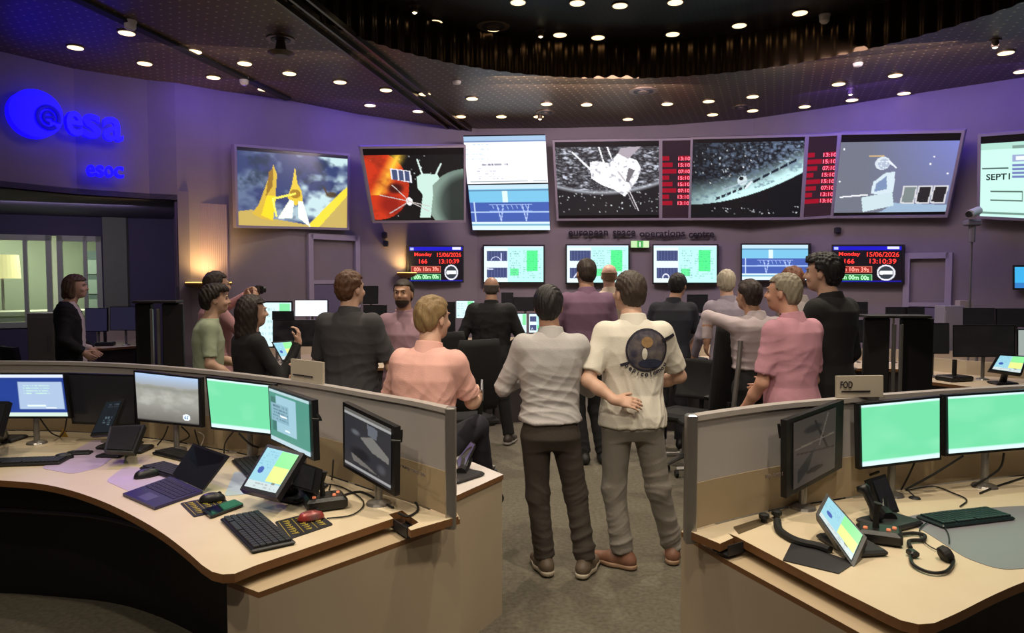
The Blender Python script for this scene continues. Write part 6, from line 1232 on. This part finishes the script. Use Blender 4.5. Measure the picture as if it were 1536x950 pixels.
person('man in a pale green t-shirt with short dark hair turned right, under the gold lamp reflection', 308, 5.7, 429, -1.15, FAIR, (40, 28, 22), 'thick', ('sage_tshirt', (166, 176, 150)), 'short', ('grey_trousers', (70, 70, 66)), collar=False, lean=(0, .03), headoff=(0, .02), armR=(vv(.22, .02, 1.05), vv(.2, .22, .92)), armL=(vv(-.22, .08, 1.05), vv(-.12, .28, 1.0)), w=.92, seed=19, hem=.86)
person('woman with long dark brown hair in a black top raising one hand', 374, 5.1, 446, -.75, FAIR, (44, 30, 26), 'long', ('black_top', (22, 20, 24)), 'long', ('black_jeans', (22, 22, 26)), w=.88, armR=(vv(.24, .1, 1.0), vv(.2, .26, 1.25)), handR=(vv(0, .1, 1), vv(-.6, -.6, 0), .7, 1), armL=(vv(-.22, .05, 1.0), vv(-.1, .24, .98)), hyaw=-.2, seed=21, collar=False)
R2, I2 = person('man in a pink shirt holding up a camera behind the man in the green t-shirt', 322, 6.5, 409, -.9, FAIR, (50, 38, 30), 'short', ('rose_shirt', (196, 146, 152)), 'long', ('blue_trousers', (40, 42, 60)), armL=(vv(-.26, .14, 1.42), vv(-.06, .30, 1.56)), handL=(vv(.5, .5, .6), vv(.5, 0, -.5), .7, 1), armR=(vv(.25, .16, 1.22), vv(.1, .32, 1.50)), handR=(vv(-.3, .4, .8), vv(-.6, -.1, 0), .7, 1), seed=23)
c_ = R2.matrix_basis @ Vector((.04, .39, 1.60)) if 0 else Vector((R2.location.x+.04*math.cos(-.9)-.39*math.sin(-.9), R2.location.y+.04*math.sin(-.9)+.39*math.cos(-.9), 1.61))
r = empty('camera', c_, -.9, 'small black camera held up by the man in the pink shirt', 'camera'); MB().box((0, 0, 0), (.14, .035, .08), bev=.008).build('camera_body', BLACK, r); MB().lathe((0, .015, 0), [(.028, 0), (.028, .04)], 18, Matrix.Rotation(-PI/2, 3, 'X')).build('lens', DARK, r)
# woman in black jacket, turned right
WJ, IJ = person('woman in an open black jacket over a white top, standing at the left', 106, 7.6, 414, -1.15, FAIR, (104, 80, 60), 'bob', ('white_top', (205, 190, 190)), 'long', ('dark_brown_trousers', (46, 38, 42)), w=.9, lean=(0, -.02), headoff=(0, .05), hyaw=-.25, armL=(vv(-.2, -.02, 1.08), vv(-.12, .16, .95)), armR=(vv(.21, -.05, 1.08), vv(.2, .12, .95)), legL=(vv(-.09, .2, .5), vv(-.1, .42, .1), 0), legR=(vv(.1, .22, .5), vv(.1, .45, .1), 0), seed=25, collar=False)
# open jacket over it: a wider shell cut open at the front
def over_jacket(r, I, w, col, seed, armL, armR, hem, open_=.055, name='jacket'):
    s = I['s']; nk = I['nk']; hz = I['hz']; V = Vol(.009); rows = []
    for t, rx, ry, fy in ((-.34, .175, .135, 0), (0, .178, .14, -.005), (.42, .176, .135, .0), (.68, .192, .142, -.004), (.86, .182, .122, -.012), (.96, .128, .09, -.012), (1.03, .082, .075, 0)):
        q = t*t if t > 0 else 0; rows.append((nk[0]*q, nk[1]*q+fy*s, hz+(nk[2]-hz)*t, rx*w*s+.012, ry*s+.006))
    V.loft(rows, .03, 2.3)
    for i, a in ((-1, armL), (1, armR)):
        sh = nk+vv(i*.163*w*s, -.01, -.062*s); el, wr = a; V.ell(sh, vv(.072, .07, .07)*s, None, .05); V.cap(sh, el, .068*s, .06*s, .035); V.cap(el, wr, .058*s, .048*s, .02, flat=True)
    V.box_sub(lambda X, Y, Z: np.minimum(np.minimum(open_-np.abs(X), Y-.0), 1)+0*Z); V.cut((0, 0, hem), (0, 0, -1)); return V.mesh(name, cloth('cloth_'+str(seed), col), r, folds(.004, seed))
over_jacket(WJ, IJ, .9, (17, 16, 19), 27, (vv(-.2, -.02, 1.08), vv(-.12, .16, .95)), (vv(.21, -.05, 1.08), vv(.2, .12, .95)), .82, open_=.115)
person('bald man in a black suit seen from behind, left of the striped shirt', 737, 7.4, 416, 0, TAN, (90, 84, 80), 'bald', ('black_suit', (17, 17, 20)), 'long', ('black_suit_trousers', (17, 15, 18)), (60, 52, 48), jacket=True, hem=.80, w=1.12, sole=(150, 145, 140), seed=29, armL=(vv(-.31, -.03, 1.1), vv(-.22, .15, .95)), armR=(vv(.31, 0, 1.1), vv(.2, .2, 1.0)), headoff=(-.0, .02), legL=(vv(-.11, .01, .5), vv(-.13, 0, .1), .35), legR=(vv(.12, .01, .5), vv(.18, -.02, .1), -.35))
person('tall man in a purple shirt between the striped shirt and the white polo', 880, 6.6, 389, .1, TAN, (56, 44, 38), 'crop', ('plum_shirt', (122, 92, 118)), 'long', ('black_trousers_b', (20, 20, 24)), (26, 24, 24), w=1.08, armL=(vv(-.29, .04, 1.2), vv(-.18, .24, 1.15)), armR=(vv(.28, .02, 1.18), vv(.2, .22, 1.1)), hyaw=.2, seed=31, legL=(vv(-.08, .02, .5), vv(-.02, .0, .1), .1), legR=(vv(.1, .02, .5), vv(.16, 0, .1), -.1), headoff=(0, .02))
person('bald man in a cream shirt, his head right of the tall man in purple', 914, 8.0, 397, .1, FAIR, (150, 120, 96), 'bald', ('cream_shirt', (196, 178, 160)), 'long', ('grey_trousers_b', (80, 76, 74)), seed=33)
person('man in a navy polo with black hair, bending forward right of the white polo', 1008, 7.2, 411, -.15, TAN, (26, 22, 22), 'short', ('navy_polo', (28, 30, 42)), 'short', ('dark_trousers_b', (34, 34, 40)), (24, 24, 26), lean=(.02, .10), headoff=(.05, .04), armR=(vv(.27, .12, 1.12), vv(.16, .0, .98)), armL=(vv(-.26, .1, 1.12), vv(-.16, .25, 1.05)), hyaw=-.4, seed=35, w=1.05)
person('white haired man in a grey lilac shirt on the right side', 1096, 6.9, 406, .1, FAIR, (196, 184, 164), 'short', ('lilac_striped_shirt', (150, 140, 156)), 'long', ('grey_trousers_c', (90, 88, 90)), lean=(0, .06), headoff=(0, .03), hyaw=-.3, seed=37, w=1.05, armL=(vv(-.27, .08, 1.15), vv(-.28, .2, .95)))
person('dark haired man in a pale shirt stretching his left arm onto a high chair back', 1134, 5.45, 421, .1, TAN, (52, 38, 34), 'short', ('pale_lilac_shirt', (186, 172, 178)), 'long', ('black_trousers_c', (24, 23, 27)), (24, 24, 26), armL=(vv(-.33, .12, 1.42), vv(-.34, .1, 1.24)), handL=(vv(0, .3, -1), vv(1, 0, 0), .4, 1), armR=(vv(.24, .1, 1.15), vv(.1, .25, 1.2)), hem=1.03, hip=.95, headoff=(-.04, .02), hyaw=.3, seed=39, w=1.0, fold=.006)
person('grey haired man in a pink polo with a black neck strap turned left', 1192, 4.5, 412, .45, (200, 150, 128), (146, 136, 118), 'short', ('dusty_pink_polo', (196, 142, 158)), 'short', ('dark_trousers_d', (36, 34, 38)), lean=(0, .02), headoff=(-.02, .03), hyaw=.45, w=1.02, belly=.03, armL=(vv(-.22, .04, 1.06), vv(-.22, .2, .86)), armR=(vv(.24, .06, 1.05), vv(.1, .28, 1.0)), seed=41, lanyard=(26, 24, 30), fold=.005)
person('reddish haired man mostly hidden behind the man in the black coat', 1208, 6.2, 401, .4, FAIR, (120, 72, 50), 'short', ('stone_shirt', (150, 140, 140)), 'long', ('grey_trousers_d', (70, 66, 70)), seed=43, lean=(0, .08), headoff=(-.02, .04))
person('tall man in a black suit with thick black hair at the right of the group', 1246, 5.0, 383, .55, FAIR, (24, 22, 26), 'thick', ('black_coat', (20, 20, 23)), 'long', ('black_trousers_d', (20, 20, 24)), jacket=True, hem=.84, w=.98, armL=(vv(-.24, .08, 1.2), vv(-.14, .26, 1.15)), armR=(vv(.26, 0, 1.18), vv(.24, .14, .98)), headoff=(-.02, .03), hyaw=.35, seed=45)
